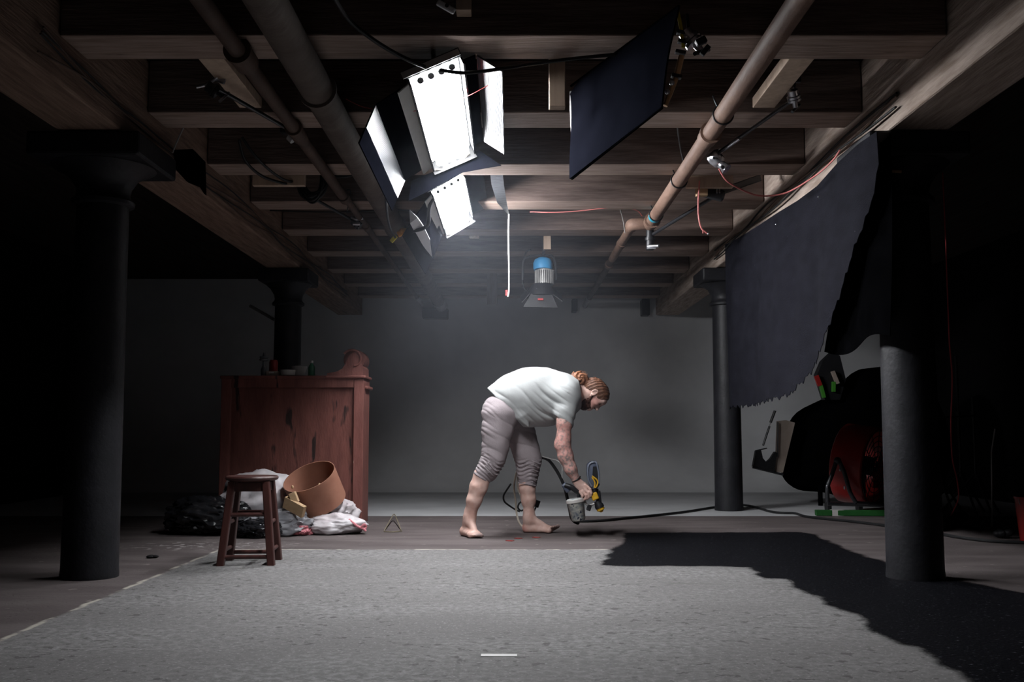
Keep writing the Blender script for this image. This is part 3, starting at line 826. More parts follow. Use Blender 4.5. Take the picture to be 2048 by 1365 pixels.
# ------------------------------------------------------------------ coiled black cable on the thin pipe
t = thing('coiled_cable', 'coil of black cable hung over the thin brown pipe', 'cable', P(650, 390, 7.1))
mb = MB()
for k in range(11):
    ph = rnd.uniform(-0.3, 0.3)
    c = P(624 + rnd.uniform(-6, 6), 352 + rnd.uniform(-6, 6), 7.06 + 0.014 * k)
    pts = []
    for j in range(33):
        a = 2 * math.pi * j / 32
        u = Vector((0.088 + 0.018 * math.sin(k * 1.7), 0, 0.06)) * math.cos(a)
        v = Vector((-0.045, 0.02, 0.155 + 0.015 * math.cos(k * 2.1))) * math.sin(a + ph * 0.3)
        pts.append(c + u + v + Vector((0, 0.015 * math.sin(2 * a + k), 0)))
    mb.tube(pts, 0.0085, seg=7, caps=False)
mb.build('loops', M['black_rubber'], t, True)
mb = MB()
for k in range(8):
    c = P(676 + rnd.uniform(-5, 5), 333 + rnd.uniform(-4, 4), 7.2 + 0.014 * k)
    pts = []
    for j in range(33):
        a = 2 * math.pi * j / 32
        u = Vector((0.125 + 0.012 * math.sin(k * 2.3), 0.02, -0.03)) * math.cos(a)
        v = Vector((0.015, 0.03, 0.062 + 0.012 * math.sin(k * 1.3))) * math.sin(a)
        pts.append(c + u + v)
    mb.tube(pts, 0.0085, seg=7, caps=False)
mb.build('loops', M['black_rubber'], t, True)
cable('black_cable', 'black cable drooping in from the dark joists to the coil', [P(478, 280, 6.4), P(490, 320, 6.5), P(520, 350, 6.7), P(560, 365, 6.9), P(600, 372, 7.05)], 0.010, M['black_rubber'])
cable('black_cable', 'second black cable drooping to the coil just above the other', [P(484, 275, 6.4), P(510, 312, 6.5), P(545, 345, 6.7), P(575, 362, 6.9), P(604, 362, 7.05)], 0.010, M['black_rubber'])
cable('thin_wire', 'thin dark wire strung along below the joists beneath the coil', [P(540, 421, 7.9), P(620, 424, 7.9), P(700, 424, 7.9), P(790, 420, 7.9), P(830, 424, 7.9)], 0.006, M['black_rubber'], 'wire')
cable('thin_wire', 'thin dark wire looped from the thin pipe to the joist', [P(668, 345, 7.2), P(672, 375, 7.3), P(680, 384, 7.4), P(700, 380, 7.5), P(699, 395, 7.7), P(694, 425, 8.0)], 0.005, M['black_rubber'], 'wire')

# cables clipped along the girder over the wardrobe
for k, (dx, dz) in enumerate(((0.0, 0.0), (0.012, 0.03), (0.02, 0.055), (0.01, 0.085))):
    pts = []
    for j in range(15):
        y = 4.2 + j * 0.58
        sag = 0.018 * math.sin(j * 1.9 + k * 1.3) + (0.05 * math.sin(j * 0.9 + k) if j < 5 else 0)
        pts.append(Vector((-2.062 + dx * 0.6 + 0.008 * math.sin(j * 2.1 + k), y, 2.43 + dz + sag)))
    cable('girder_cable', 'thin cable clipped along the side of the girder over the wardrobe', pts, 0.005, M['black_rubber'] if k % 2 else M['pipe_dark'], 'cable', 'cables along the dark girder')
t = thing('cable_bracket', 'black cable bracket hanging on the girder beside the front shadowed column', 'bracket', P(372, 340, 5.9))
mb = MB()
mb.prism([P(345, 300, 5.86), P(385, 298, 5.86), P(406, 320, 5.86), P(408, 388, 5.86), P(398, 372, 5.86), P(372, 362, 5.86), P(352, 340, 5.86)], (0.0, 0.05, 0))
mb.build('plate', M['dark_cloth'], t)
mb = MB(); mb.tube([P(345, 306, 5.85), P(352, 288, 5.85), P(362, 266, 5.85), P(369, 251, 5.85)], 0.005, seg=6, smooth_steps=4); mb.build('wire', M['grey_metal'], t, True)

# ------------------------------------------------------------------ blue spotlight
Y = 9.3
t = thing('spotlight', 'black spotlight with a blue top hung from the joists, barn doors open below', 'spotlight', P(1084, 600, Y))
o = P(1087, 530, Y)
mb = MB(); mb.lathe(P(1086, 541, Y), [(0.0, 0.0), (0.085, 0.0), (0.092, 0.02), (0.092, 0.07), (0.08, 0.10), (0.05, 0.118), (0, 0.12)], axis=(0, 0.15, 1), seg=28); mb.build('top_cap', M['blue'], t, True)
mb = MB(); mb.lathe(P(1089, 570, Y), [(0, 0), (0.082, 0.0), (0.082, 0.14), (0, 0.14)], axis=(0, 0.15, 1), seg=28)
for k in range(28):
    a = 2 * math.pi * k / 28
    mb.box(P(1089, 570, Y) + Vector((0.085 * math.cos(a), 0.085 * math.sin(a), 0.07)), (0.012, 0.006, 0.13), Matrix.Rotation(a, 3, 'Z'))
mb.build('cooling_fins', M['grey_metal'], t)
mb = MB(); mb.lathe(P(1083, 595, Y), [(0, 0), (0.14, 0.0), (0.13, 0.05), (0.10, 0.10), (0.09, 0.12), (0, 0.12)], axis=(0, 0.1, 1), seg=28); mb.build('body', M['black_metal'], t, True)
mb = MB(); mb.prism([P(1047, 614, Y - 0.12), P(1116, 616, Y - 0.12), P(1104, 590, Y - 0.10), P(1062, 588, Y - 0.10)], (0, -0.008, 0)); mb.build('barn_door', M['black_metal'], t)
mb = MB(); mb.prism([P(1106, 590, Y - 0.1), P(1125, 604, Y - 0.1), P(1124, 592, Y + 0.1), P(1108, 578, Y + 0.1)], (0, 0.0, 0.008)); mb.build('barn_door', M['black_metal'], t)
mb = MB(); mb.prism([P(1060, 588, Y - 0.1), P(1044, 606, Y - 0.1), P(1040, 596, Y + 0.1), P(1056, 578, Y + 0.1)], (0, 0.0, 0.008)); mb.build('barn_door', M['black_metal'], t)
mb = MB(); mb.box(P(1081, 599, Y - 0.13), (0.05, 0.006, 0.018)); o = mb.build('badge', M['label_red'], t); o['label'] = 'small red badge'
mb = MB(); mb.sphere(P(1074, 579, Y - 0.1), 0.013, 12); mb.build('bolt', M['chrome'], t, True)
mb = MB()
mb.tube([P(1046, 560, Y), P(1046, 530, Y), P(1054, 515, Y), P(1085, 511, Y), P(1108, 516, Y), P(1112, 560, Y)], 0.012, seg=8, smooth_steps=3)
mb.cyl(P(1086, 512, Y), P(1092, 470, 9.21), 0.014, seg=10)
mb.build('yoke', M['black_metal'], t, True)
mb = MB(); mb.tube([P(1060, 590, Y), P(1046, 570, Y + 0.05), P(1045, 530, Y + 0.05), P(1052, 505, Y + 0.02), P(1062, 500, Y)], 0.008, seg=7, smooth_steps=4); mb.build('power_cord', M['black_rubber'], t, True)

# ------------------------------------------------------------------ red wires
t = thing('hanging_wire', 'short red wire hanging below the yellow offcut with a bare forked end', 'wire', P(1402, 468, 6.9))
mb = MB(); mb.tube([P(1399, 362, 6.9), P(1397, 395, 6.9), P(1397, 430, 6.9), P(1402, 455, 6.9), P(1410, 464, 6.9), P(1414, 467, 6.9)], 0.0055, seg=8, smooth_steps=5)
mb.tube([P(1403, 457, 6.9), P(1406, 462, 6.9), P(1406, 467, 6.9)], 0.004, seg=6); mb.build('wire', M['pink_cord'], t, True)
mb = MB(); mb.sphere(P(1416, 468, 6.9), 0.008, 8); mb.build('bare_end', M['chrome'], t, True)
cable('hanging_wire', 'red wire looping from the big silver head to the pale girder', [P(1438, 338, 6.0), P(1452, 360, 6.05), P(1476, 376, 6.15), P(1510, 390, 6.3), P(1540, 392, 6.4), P(1572, 386, 6.4), P(1600, 372, 6.3)], 0.0055, M['pink_cord'], 'wire')
cable('girder_wire', 'red wire running along the pale girder above the black cloth', [P(1600, 372, 6.05), P(1640, 345, 5.9), P(1668, 318, 5.75), P(1680, 300, 5.65)], 0.005, M['pink_cord'], 'wire')
cable('thin_wire', 'thin red wire along a far joist left of the bent pipe', [P(1060, 424, 8.0), P(1110, 425, 8.0), P(1160, 422, 8.0), P(1220, 416, 8.0), P(1270, 420, 8.1), P(1284, 432, 8.2)], 0.004, M['pink_cord'], 'wire')
for k in range(3):
    pts = []
    for j in range(12):
        y = 5.0 + j * 0.42
        pts.append(Vector((1.985 - 0.008 * k + 0.008 * math.sin(j * 1.7 + k), y, 2.52 - 0.03 * k + 0.018 * math.sin(j * 1.3 + k * 2))))
    cable('girder_cable', 'thin cable along the pale girder above the black cloth', pts, 0.007, M['black_rubber'] if k != 1 else M['pipe_dark'], 'cable', 'cables along the pale girder')
cable('hanger_wire', 'dark wire hanger dropping to the bare pipe', [P(1355, 253, 6.0), P(1360, 290, 6.3), P(1368, 325, 6.5), P(1374, 340, 6.55), P(1384, 343, 6.55)], 0.006, M['black_metal'], 'wire')
cable('hanger_wire', 'thin pale wire dropping beside the bent pipe', [P(1240, 418, 8.2), P(1246, 440, 8.3), P(1250, 466, 8.4)], 0.004, M['grey_metal'], 'wire')
# stub and brackets on the back wall at the pipe ends
def wallbox(label, x0, y0, x1, y1, Y=13.74):
    a, b_ = P(x0, y0, Y), P(x1, y1, Y)
    mb = MB(); mb.box(((a.x + b_.x) / 2, Y, (a.z + b_.z) / 2), (abs(b_.x - a.x), 0.2, abs(a.z - b_.z)), bevel=0.01)
    return tag(mb.build('wall_bracket', M['black_plastic']), label, 'bracket')
wallbox('black opening where the thick and thin pipes meet the backdrop', 846, 618, 896, 638)
wallbox('narrow black bracket on the backdrop beside the bent pipe end', 1143, 600, 1154, 625)
wallbox('black bracket on the backdrop under the pale girder end', 1282, 600, 1298, 632)
# ------------------------------------------------------------------ hanging black cloth
def interp(x, pts):
    pts = sorted(pts)
    if x <= pts[0][0]: return pts[0][1]
    for (a, va), (b_, vb) in zip(pts, pts[1:]):
        if x <= b_:
            f = (x - a) / (b_ - a)
            return va + (vb - va) * f
    return pts[-1][1]
top_px = [(1451, 490), (1480, 476), (1520, 452), (1560, 426), (1600, 402), (1640, 372), (1680, 326), (1720, 288), (1756, 262)]
bot_px = [(1464, 815), (1510, 812), (1545, 804), (1575, 797), (1600, 788), (1625, 755), (1643, 728), (1660, 700), (1680, 640), (1700, 570), (1722, 490), (1742, 420), (1756, 330)]
def cloth_x(px): return 1.865 + 0.115 * (1756 - px) / 305.0        # hung from the girder, slanting a little away at its far end
tops = [(p.y, p.z) for p in (PX(x, y, cloth_x(x)) for x, y in top_px)]
bots = [(p.y, p.z) for p in (PX(x, y, cloth_x(x)) for x, y in bot_px)]
ylo, yhi = min(p[0] for p in tops) + 0.01, max(p[0] for p in tops)
def clothpt(u, v):
    y = yhi + (ylo - yhi) * u
    zt, zb = interp(y, tops), interp(y, bots)
    zb += 0.012 * math.sin(y * 37) + 0.009 * math.sin(y * 83 + 1)
    z = zt + (zb - zt) * v
    hang = (zt - z)
    x = 1.865 + 0.115 * (y - ylo) / (yhi - ylo) + 0.018 * math.sin(y * 4.1 + 0.6) * min(1, hang * 1.5) + 0.008 * math.sin(y * 11 + z * 2) * min(1, hang * 2) - 0.05 * v * math.sin(u * math.pi)
    return Vector((x, y, z))
mb = MB(); mb.sheet(clothpt, 110, 50, 0.004)
t = thing('hanging_cloth', 'big ragged black cloth nailed along the pale girder, sagging at one corner', 'cloth', clothpt(0.5, 1.0))
mb.build('cloth', M['black_cloth'], t, True)
# strip of the same cloth behind its ragged edge, extended to shade the column
def strippt(u, v):
    # hangs from the girder in front of the near column, its foot drawn back towards the ragged edge
    y = 4.98 + 0.70 * u + 0.10 * v * (1 - u) + 0.75 * max(0.0, v - 0.40) * u
    zt = 2.30
    zb = 1.27 + 0.03 * math.sin(u * 7) - 0.02 * u
    z = zt + (zb - zt) * v
    return Vector((1.935 + 0.012 * math.sin(u * 9 + v * 3), y, z))
mb = MB(); mb.sheet(strippt, 24, 24, 0.004)
mb.build('folded_back_strip', M['dark_cloth'], t, True)  # darker than the main cloth: its shade is put into the colour
for (px, py) in ((1637, 394), (1552, 449)):
    mb = MB(); mb.sphere(PX(px, py, cloth_x(px) - 0.03), 0.006, 8); mb.build('nail', M['chrome'], t, True)
# two little orange clamps by the pale girder
for (px, py, Y, lab) in ((1750, 306, 5.42, 'small wooden clothes peg at the upper corner of the black cloth'), (1790, 343, 5.25, 'small wooden clothes peg below the corner of the black cloth, on the column')):
    mb = MB(); mb.box(P(px, py, Y - 0.0), (0.07, 0.014, 0.014), Matrix.Rotation(math.radians(3), 3, 'Y'), bevel=0.002)
    tag(mb.build('clothes_peg', M['wood_scrap']), lab, 'peg')

# ------------------------------------------------------------------ black paint on the floor, column shadow painted in beyond the column
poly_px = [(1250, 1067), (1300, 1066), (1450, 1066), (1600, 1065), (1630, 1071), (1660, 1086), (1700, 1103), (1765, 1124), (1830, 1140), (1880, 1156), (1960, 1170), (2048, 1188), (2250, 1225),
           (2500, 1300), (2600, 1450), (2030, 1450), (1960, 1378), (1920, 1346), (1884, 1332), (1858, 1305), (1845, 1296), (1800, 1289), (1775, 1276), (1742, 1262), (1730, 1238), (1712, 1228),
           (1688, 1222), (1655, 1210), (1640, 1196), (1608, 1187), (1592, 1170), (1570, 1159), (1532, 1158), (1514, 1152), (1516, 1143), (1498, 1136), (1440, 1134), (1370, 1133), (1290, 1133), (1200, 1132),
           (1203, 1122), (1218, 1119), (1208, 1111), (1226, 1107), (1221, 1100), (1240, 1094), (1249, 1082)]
poly = [(p.x, p.y) for p in (PZ(x, y, 0) for x, y in poly_px)]
def paint_coat():
    xs = np.arange(min(p[0] for p in poly) - 0.15, 3.6, 0.03)
    ys = np.arange(2.3, max(p[1] for p in poly) + 0.15, 0.03)
    Xg, Yg = np.meshgrid(xs, ys, indexing='ij')
    jx = np.array([mnoise.noise(Vector((x * 5, y * 5, 0))) for x, y in zip(Xg.ravel(), Yg.ravel())]).reshape(Xg.shape) * 0.035
    jx += np.array([mnoise.noise(Vector((x * 14, y * 14, 4))) for x, y in zip(Xg.ravel(), Yg.ravel())]).reshape(Xg.shape) * 0.018
    d = np.full(Xg.shape, 1e9); inside = np.zeros(Xg.shape, bool)
    n = len(poly)
    for i in range(n):
        (ax, ay), (bx, by) = poly[i], poly[(i + 1) % n]
        ex, ey = bx - ax, by - ay
        t = np.clip(((Xg - ax) * ex + (Yg - ay) * ey) / (ex * ex + ey * ey + 1e-12), 0, 1)
        d = np.minimum(d, np.hypot(Xg - ax - t * ex, Yg - ay - t * ey))
        c = ((ay > Yg) != (by > Yg))
        with np.errstate(divide='ignore', invalid='ignore'):
            xi = ax + (Yg - ay) / (by - ay if by != ay else 1e-12) * ex
        inside ^= c & (Xg < xi)
    sd = np.where(inside, -d, d) + jx
    vals = np.clip((0.05 - sd) / 0.12, 0, 1)
    vals = vals * vals * (3 - 2 * vals)
    keep = (vals > 0.001)
    idx = -np.ones(Xg.shape, int)
    verts, faces, al = [], [], []
    cell = keep[:-1, :-1] | keep[1:, :-1] | keep[:-1, 1:] | keep[1:, 1:]
    for i, j in zip(*np.nonzero(cell)):
        q = []
        for (a, b_) in ((i, j), (i + 1, j), (i + 1, j + 1), (i, j + 1)):
            if idx[a, b_] < 0:
                idx[a, b_] = len(verts); verts.append((Xg[a, b_], Yg[a, b_], 0.0015)); al.append(vals[a, b_])
            q.append(idx[a, b_])
        faces.append(q)
    me = bpy.data.meshes.new('paint_coat')
    me.from_pydata(verts, [], faces)
    at_ = me.attributes.new('cover', 'FLOAT', 'POINT')
    at_.data.foreach_set('value', np.array(al, dtype=np.float32))
    m, nt, b = nt_new('wet_black_paint')
    L = nt.links.new
    a = N(nt, 'ShaderNodeAttribute', attribute_name='cover')
    tc = N(nt, 'ShaderNodeTexCoord')
    no = N(nt, 'ShaderNodeTexNoise'); no.inputs['Scale'].default_value = 90; no.inputs['Detail'].default_value = 3
    L(tc.outputs['Object'], no.inputs['Vector'])
    mx = N(nt, 'ShaderNodeMath', operation='MULTIPLY_ADD'); L(no.outputs['Fac'], mx.inputs[0]); mx.inputs[1].default_value = 0.6; 
    L(a.outputs['Fac'], mx.inputs[2])
    mr = N(nt, 'ShaderNodeMapRange'); mr.inputs['From Min'].default_value = 0.45; mr.inputs['From Max'].default_value = 0.95; L(mx.outputs[0], mr.inputs['Value'])
    mm = N(nt, 'ShaderNodeMath', operation='MULTIPLY'); L(mr.outputs[0], mm.inputs[0])
    st = N(nt, 'ShaderNodeMapRange'); st.inputs['From Min'].default_value = 0.02; st.inputs['From Max'].default_value = 0.2; L(a.outputs['Fac'], st.inputs['Value'])
    L(st.outputs[0], mm.inputs[1])
    L(mm.outputs[0], b.inputs['Alpha'])
    n2 = N(nt, 'ShaderNodeTexNoise'); n2.inputs['Scale'].default_value = 55; n2.inputs['Detail'].default_value = 2
    L(tc.outputs['Object'], n2.inputs['Vector'])
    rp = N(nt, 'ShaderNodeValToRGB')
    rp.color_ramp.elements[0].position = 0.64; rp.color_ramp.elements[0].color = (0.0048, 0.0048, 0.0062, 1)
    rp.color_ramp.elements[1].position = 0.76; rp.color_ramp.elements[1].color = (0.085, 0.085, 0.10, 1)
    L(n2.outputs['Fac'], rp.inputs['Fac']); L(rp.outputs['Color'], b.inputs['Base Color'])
    b.inputs['Roughness'].default_value = 0.55
    b.inputs['Specular IOR Level'].default_value = 0.03
    n3 = N(nt, 'ShaderNodeTexNoise'); n3.inputs['Scale'].default_value = 70; n3.inputs['Detail'].default_value = 5
    L(tc.outputs['Object'], n3.inputs['Vector'])
    bp = N(nt, 'ShaderNodeBump'); bp.inputs['Strength'].default_value = 0.8; bp.inputs['Distance'].default_value = 0.006
    L(n3.outputs['Fac'], bp.inputs['Height']); L(bp.outputs[0], b.inputs['Normal'])
    return tag(link_mesh('paint_coat', me, m), 'fresh black paint sprayed over the grey floor, ragged along its front edge, column shadow painted in', 'paint')
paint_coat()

# ------------------------------------------------------------------ small things on the floor
a_, b_ = PZ(962, 1312), PZ(1034, 1312)
mb = MB(); mb.box(((a_.x + b_.x) / 2, a_.y, 0.0012), (b_.x - a_.x, 0.036, 0.0016), Matrix.Rotation(math.radians(-0.6), 3, 'Z'))
tag(mb.build('tape_mark', M['tape']), 'strip of white tape stuck on the grey floor in front', 'tape')
def floorpath(px, lift):
    return [PZ(x, y) + Vector((0, 0, lift)) for x, y in px]
cable('air_hose', 'black hose running over the floor from the sprayer past the columns', floorpath([(1152, 1046), (1200, 1045), (1250, 1040), (1310, 1034), (1370, 1027), (1426, 1018), (1470, 1012), (1505, 1016), (1540, 1026), (1565, 1029), (1590, 1030), (1610, 1036), (1650, 1041), (1700, 1046), (1764, 1054), (1830, 1064), (1880, 1072), (1920, 1079), (1980, 1086), (2060, 1090)], 0.012), 0.0115, M['black_rubber'], 'hose')
mb = MB()
for k in range(3):
    a = k * 2.1
    c = PZ(304, 1117)
    mb.sphere(c + Vector((0.02 * math.cos(a), 0.015 * math.sin(a), 0.010)), 0.014, 10, (1.6, 1, 0.7))
tag(mb.build('black_scrap', M['debris'], None, True), 'small black scrap lying alone on the dim floor', 'scrap')
mb = MB(); w = floorpath([(768, 1064), (784, 1046), (790, 1044), (802, 1062)], 0.004); w[1].z = 0.05; w[2].z = 0.055
mb.tube(w, 0.0045, seg=6, smooth_steps=3)
mb.tube(floorpath([(768, 1065), (785, 1066), (804, 1064)], 0.005), 0.004, seg=6)
tag(mb.build('bent_wire', M['twig'], None, True), 'bent bit of wire lying between the wardrobe and the man', 'wire')
rs = random.Random(3)
for (x, y, lab) in ((1037, 1078, 'dark red paint flake beside the far foot'), (1073, 1076, 'small red flake right of the far foot'), (1020, 1083, 'reddish paint chip between the two feet')):
    c = PZ(x, y); mb = MB()
    mb.prism([c + Vector((r * math.cos(a), r * math.sin(a), 0.001)) for a, r in ((0, 0.03), (0.9, 0.018), (2.0, 0.026), (3.1, 0.032), (4.2, 0.016), (5.3, 0.024))], (0, 0, 0.003))
    tag(mb.build('paint_flake', M['red_paint']), lab, 'paint flake')

# ------------------------------------------------------------------ stool
def stool():
    c = PZ(514, 1119)
    c = Vector((PZ(514, 1119).x, 6.03, 0))
    t = thing('wooden_stool', 'dark red wooden stool with four legs standing on the grey floor', 'stool', c)
    def p(dx, dy, z): return Vector((c.x + dx, c.y + dy, z))
    H = 0.515
    mb = MB(); mb.lathe(p(0, 0, 0), [(0, H - 0.028), (0.135, H - 0.030), (0.152, H - 0.022), (0.157, H - 0.010), (0.150, H - 0.001), (0.10, H - 0.003), (0, H - 0.006)], seg=56)
    mb.build('seat', M['stool'], t, True)
    rotz = math.radians(4)
    feet, tops = [], []
    for sx, sy in ((-1, -1), (1, -1), (-1, 1), (1, 1)):
        f = Vector((sx * 0.146, sy * 0.128, 0)); f.rotate(Matrix.Rotation(rotz, 3, 'Z'))
        g = Vector((sx * 0.098, sy * 0.085, H - 0.03)); g.rotate(Matrix.Rotation(rotz, 3, 'Z'))
        feet.append(Vector((c.x, c.y, 0)) + f); tops.append(Vector((c.x, c.y, 0)) + g)
    for f, g in zip(feet, tops):
        d = (g - f).normalized()
        mb = MB()
        hw = 0.0215
        bot = [f + Vector((sx * hw, sy * hw, 0)) for sx, sy in ((-1, -1), (1, -1), (1, 1), (-1, 1))]
        mb.prism(bot, g - f)
        es = [e for e in mb.bm.edges if abs(e.verts[0].co.z - e.verts[1].co.z) > 0.1]
        bmesh.ops.bevel(mb.bm, geom=es, offset=0.006, segments=2, affect='EDGES', profile=0.5)
        mb.build('leg', M['stool'], t)
    for i, j, fz in ((0, 1, 0.60), (0, 1, 0.10), (2, 3, 0.60), (2, 3, 0.10), (0, 2, 0.50), (1, 3, 0.50), (0, 2, 0.17), (1, 3, 0.17)):
        a, b_ = feet[i].lerp(tops[i], fz), feet[j].lerp(tops[j], fz)
        mb = MB(); mb.cyl(a, b_, 0.0125, seg=16); mb.build('stretcher', M['stool'], t, True)
    for i, j in ((0, 1), (2, 3), (0, 2), (1, 3)):
        a, b_ = feet[i].lerp(tops[i], 0.93), feet[j].lerp(tops[j], 0.93)
        mb = MB(); mb.box_between(a, b_, 0.018, 0.05); mb.build('apron', M['stool'], t)
stool()

# ------------------------------------------------------------------ wardrobe-like cabinet with a scroll end
def cabinet():
    Yf, dep = 8.42, 0.34
    xr, xl = P(726, 900, Yf).x, -2.46
    zt = P(700, 757, Yf).z
    t = thing('wooden_cabinet', 'worn oxblood red wooden cabinet with a carved scroll end on top', 'cabinet', ((xl + xr) / 2, Yf + dep / 2, 0))
    pw = 0.085
    mb = MB(); mb.box(((xl + xr) / 2, Yf + dep / 2 + 0.012, (0.07 + zt - 0.075) / 2), (xr - xl - 2 * pw, dep - 0.03, zt - 0.075 - 0.07)); mb.build('side_panel', M['cabinet'], t)
    mb = MB(); mb.box((xr - pw / 2, Yf + dep / 2, (zt) / 2), (pw, dep, zt), bevel=0.006); mb.build('corner_post', M['cabinet_post'], t)
    mb = MB(); mb.box((xl + pw / 2, Yf + dep / 2, (zt) / 2), (pw, dep, zt), bevel=0.006); mb.build('corner_post', M['cabinet_post'], t)
    mb = MB(); mb.box(((xl + xr) / 2, Yf + dep / 2, zt - 0.04), (xr - xl - 2 * pw - 0.004, dep, 0.08), bevel=0.005); mb.build('top_rail', M['cabinet'], t)
    mb = MB(); mb.box(((xl + xr) / 2, Yf + dep / 2, 0.04), (xr - xl - 2 * pw - 0.004, dep - 0.004, 0.08), bevel=0.004); mb.build('bottom_rail', M['cabinet'], t)
    mb = MB(); mb.box(((xl + xr) / 2 - 0.02, Yf + dep / 2, zt + 0.008), (xr - xl - 0.02, dep + 0.02, 0.03), bevel=0.006); mb.build('top_board', M['cabinet'], t)
    xm = P(652, 760, Yf).x
    mb = MB(); mb.box(((xm + xr) / 2 + 0.008, Yf + dep / 2, P(700, 757, Yf).z + 0.012), (xr - xm + 0.02, dep + 0.045, 0.024), bevel=0.009); mb.build('moulding', M['cabinet_post'], t)
    mb = MB(); mb.box((xr + 0.012, Yf + dep / 2 + 0.04, zt - 0.075), (0.03, dep - 0.04, 0.03), bevel=0.01); mb.build('moulding', M['cabinet_post'], t)
    # carved scroll: the swept upright and its rolled volute
    prof_ = [(654, 753), (654, 747), (672, 744), (684, 738), (690, 729), (695, 718), (700, 709), (710, 704), (717, 712), (720, 722), (722, 730), (726, 736), (726, 753)]
    mb = MB(); mb.prism([P(x, y, Yf) for x, y in prof_], (0, dep, 0)); mb.build('scroll_upright', M['cabinet_post'], t)
    c = P(706, 719, Yf)
    r = 0.092
    mb = MB(); mb.cyl(c + Vector((0, -0.018, 0)) + Vector((0, dep * 0.15 + 0.03, 0)), c + Vector((0, dep, 0)), r * 0.98, seg=40)
    mb.build('volute', M['cabinet'], t, True)
    mb = MB()
    pts = [c + Vector((0.0, 0.0, 0)) + Vector((rr * math.cos(a), -0.005, rr * math.sin(a))) for a, rr in [(2.6 - k * 0.16, 0.088 - 0.0013 * k) for k in range(26)]]
    mb.tube(pts, 0.010, seg=8); mb.build('scroll_bead', M['cabinet_post'], t, True)
    return Yf, dep, zt + 0.023, xl, xr
Yf, dep, ztop, xl, xr = cabinet()
YT = Yf + 0.15
def on_top(px): return Vector((P(px, 750, YT).x, YT, ztop))
# things standing on it
c = on_top(623)
t = thing('bottle', 'small green bottle with a pale cap on top of the cabinet', 'bottle', c)
mb = MB(); mb.lathe(c, [(0, 0), (0.028, 0), (0.030, 0.01), (0.030, 0.075), (0.022, 0.095), (0.013, 0.105), (0.013, 0.115), (0, 0.115)], seg=24); mb.build('body', M['bottle_green'], t, True)
mb = MB(); mb.lathe(c, [(0, 0.115), (0.0145, 0.115), (0.0145, 0.135), (0, 0.136)], seg=20); mb.build('cap', M['porcelain'], t, True)
c = on_top(575) 
mb = MB(); mb.lathe(c, [(0, 0), (0.045, 0), (0.062, 0.012), (0.068, 0.055), (0.064, 0.055), (0.057, 0.018), (0, 0.012)], seg=36)
tag(mb.build('bowl', M['porcelain'], None, True), 'white bowl standing beside the pale box on the cabinet', 'bowl')
c = on_top(589) + Vector((0.01, 0.13, 0.0))
mb = MB(); mb.lathe(c + Vector((0, 0, 0.0)), [(0, 0), (0.035, 0), (0.045, 0.02), (0.072, 0.095), (0.069, 0.096), (0.041, 0.026), (0, 0.012)], axis=(0.0, 0, 1), seg=36)
tag(mb.build('bowl', M['porcelain'], None, True), 'taller white bowl partly behind the other bowl on the cabinet', 'bowl')
c = on_top(546)
t = thing('small_box', 'small beige cardboard box on the cabinet beside the bowl', 'box', c)
mb = MB(); mb.box(c + Vector((0, 0, 0.022)), (0.105, 0.08, 0.044), Matrix.Rotation(0.1, 3, 'Z'), bevel=0.003); mb.build('carton', M['beige'], t)
mb = MB(); mb.box(c + Vector((-0.004, -0.0425, 0.030)), (0.04, 0.002, 0.012), Matrix.Rotation(0.1, 3, 'Z')); mb.build('label', M['porcelain'], t)
c = on_top(527)
t = thing('bottle', 'tall dark bottle with a spoked knob at the dark end of the cabinet', 'bottle', c)
mb = MB(); mb.lathe(c, [(0, 0), (0.022, 0), (0.024, 0.06), (0.012, 0.09), (0.010, 0.13), (0.036, 0.135), (0.038, 0.15), (0.030, 0.155), (0.036, 0.16), (0.036, 0.172), (0.010, 0.178), (0.007, 0.205), (0, 0.206)], seg=24); mb.build('body', M['glass_grey'], t, True)
c = on_top(540) + Vector((0, 0.12, 0))
mb = MB(); mb.lathe(c, [(0, 0), (0.035, 0), (0.037, 0.02), (0.037, 0.13), (0.03, 0.15), (0, 0.152)], seg=28)
tag(mb.build('tin_can', M['red_paint'], None, True), 'dark red tin can behind the small box on the cabinet', 'can')
c = on_top(679)
mb = MB(); mb.sphere(c + Vector((-0.12, 0.02, 0.03)), 0.006, 10)
c = P(657, 745, Yf - 0.0); c.z = ztop + 0.012
mb = MB(); mb.sphere(c + Vector((0, 0.05, 0)), 0.010, 12)
tag(mb.build('glass_bead', M['white_plastic'], None, True), 'tiny white bead on the cabinet by the carved scroll', 'bead')

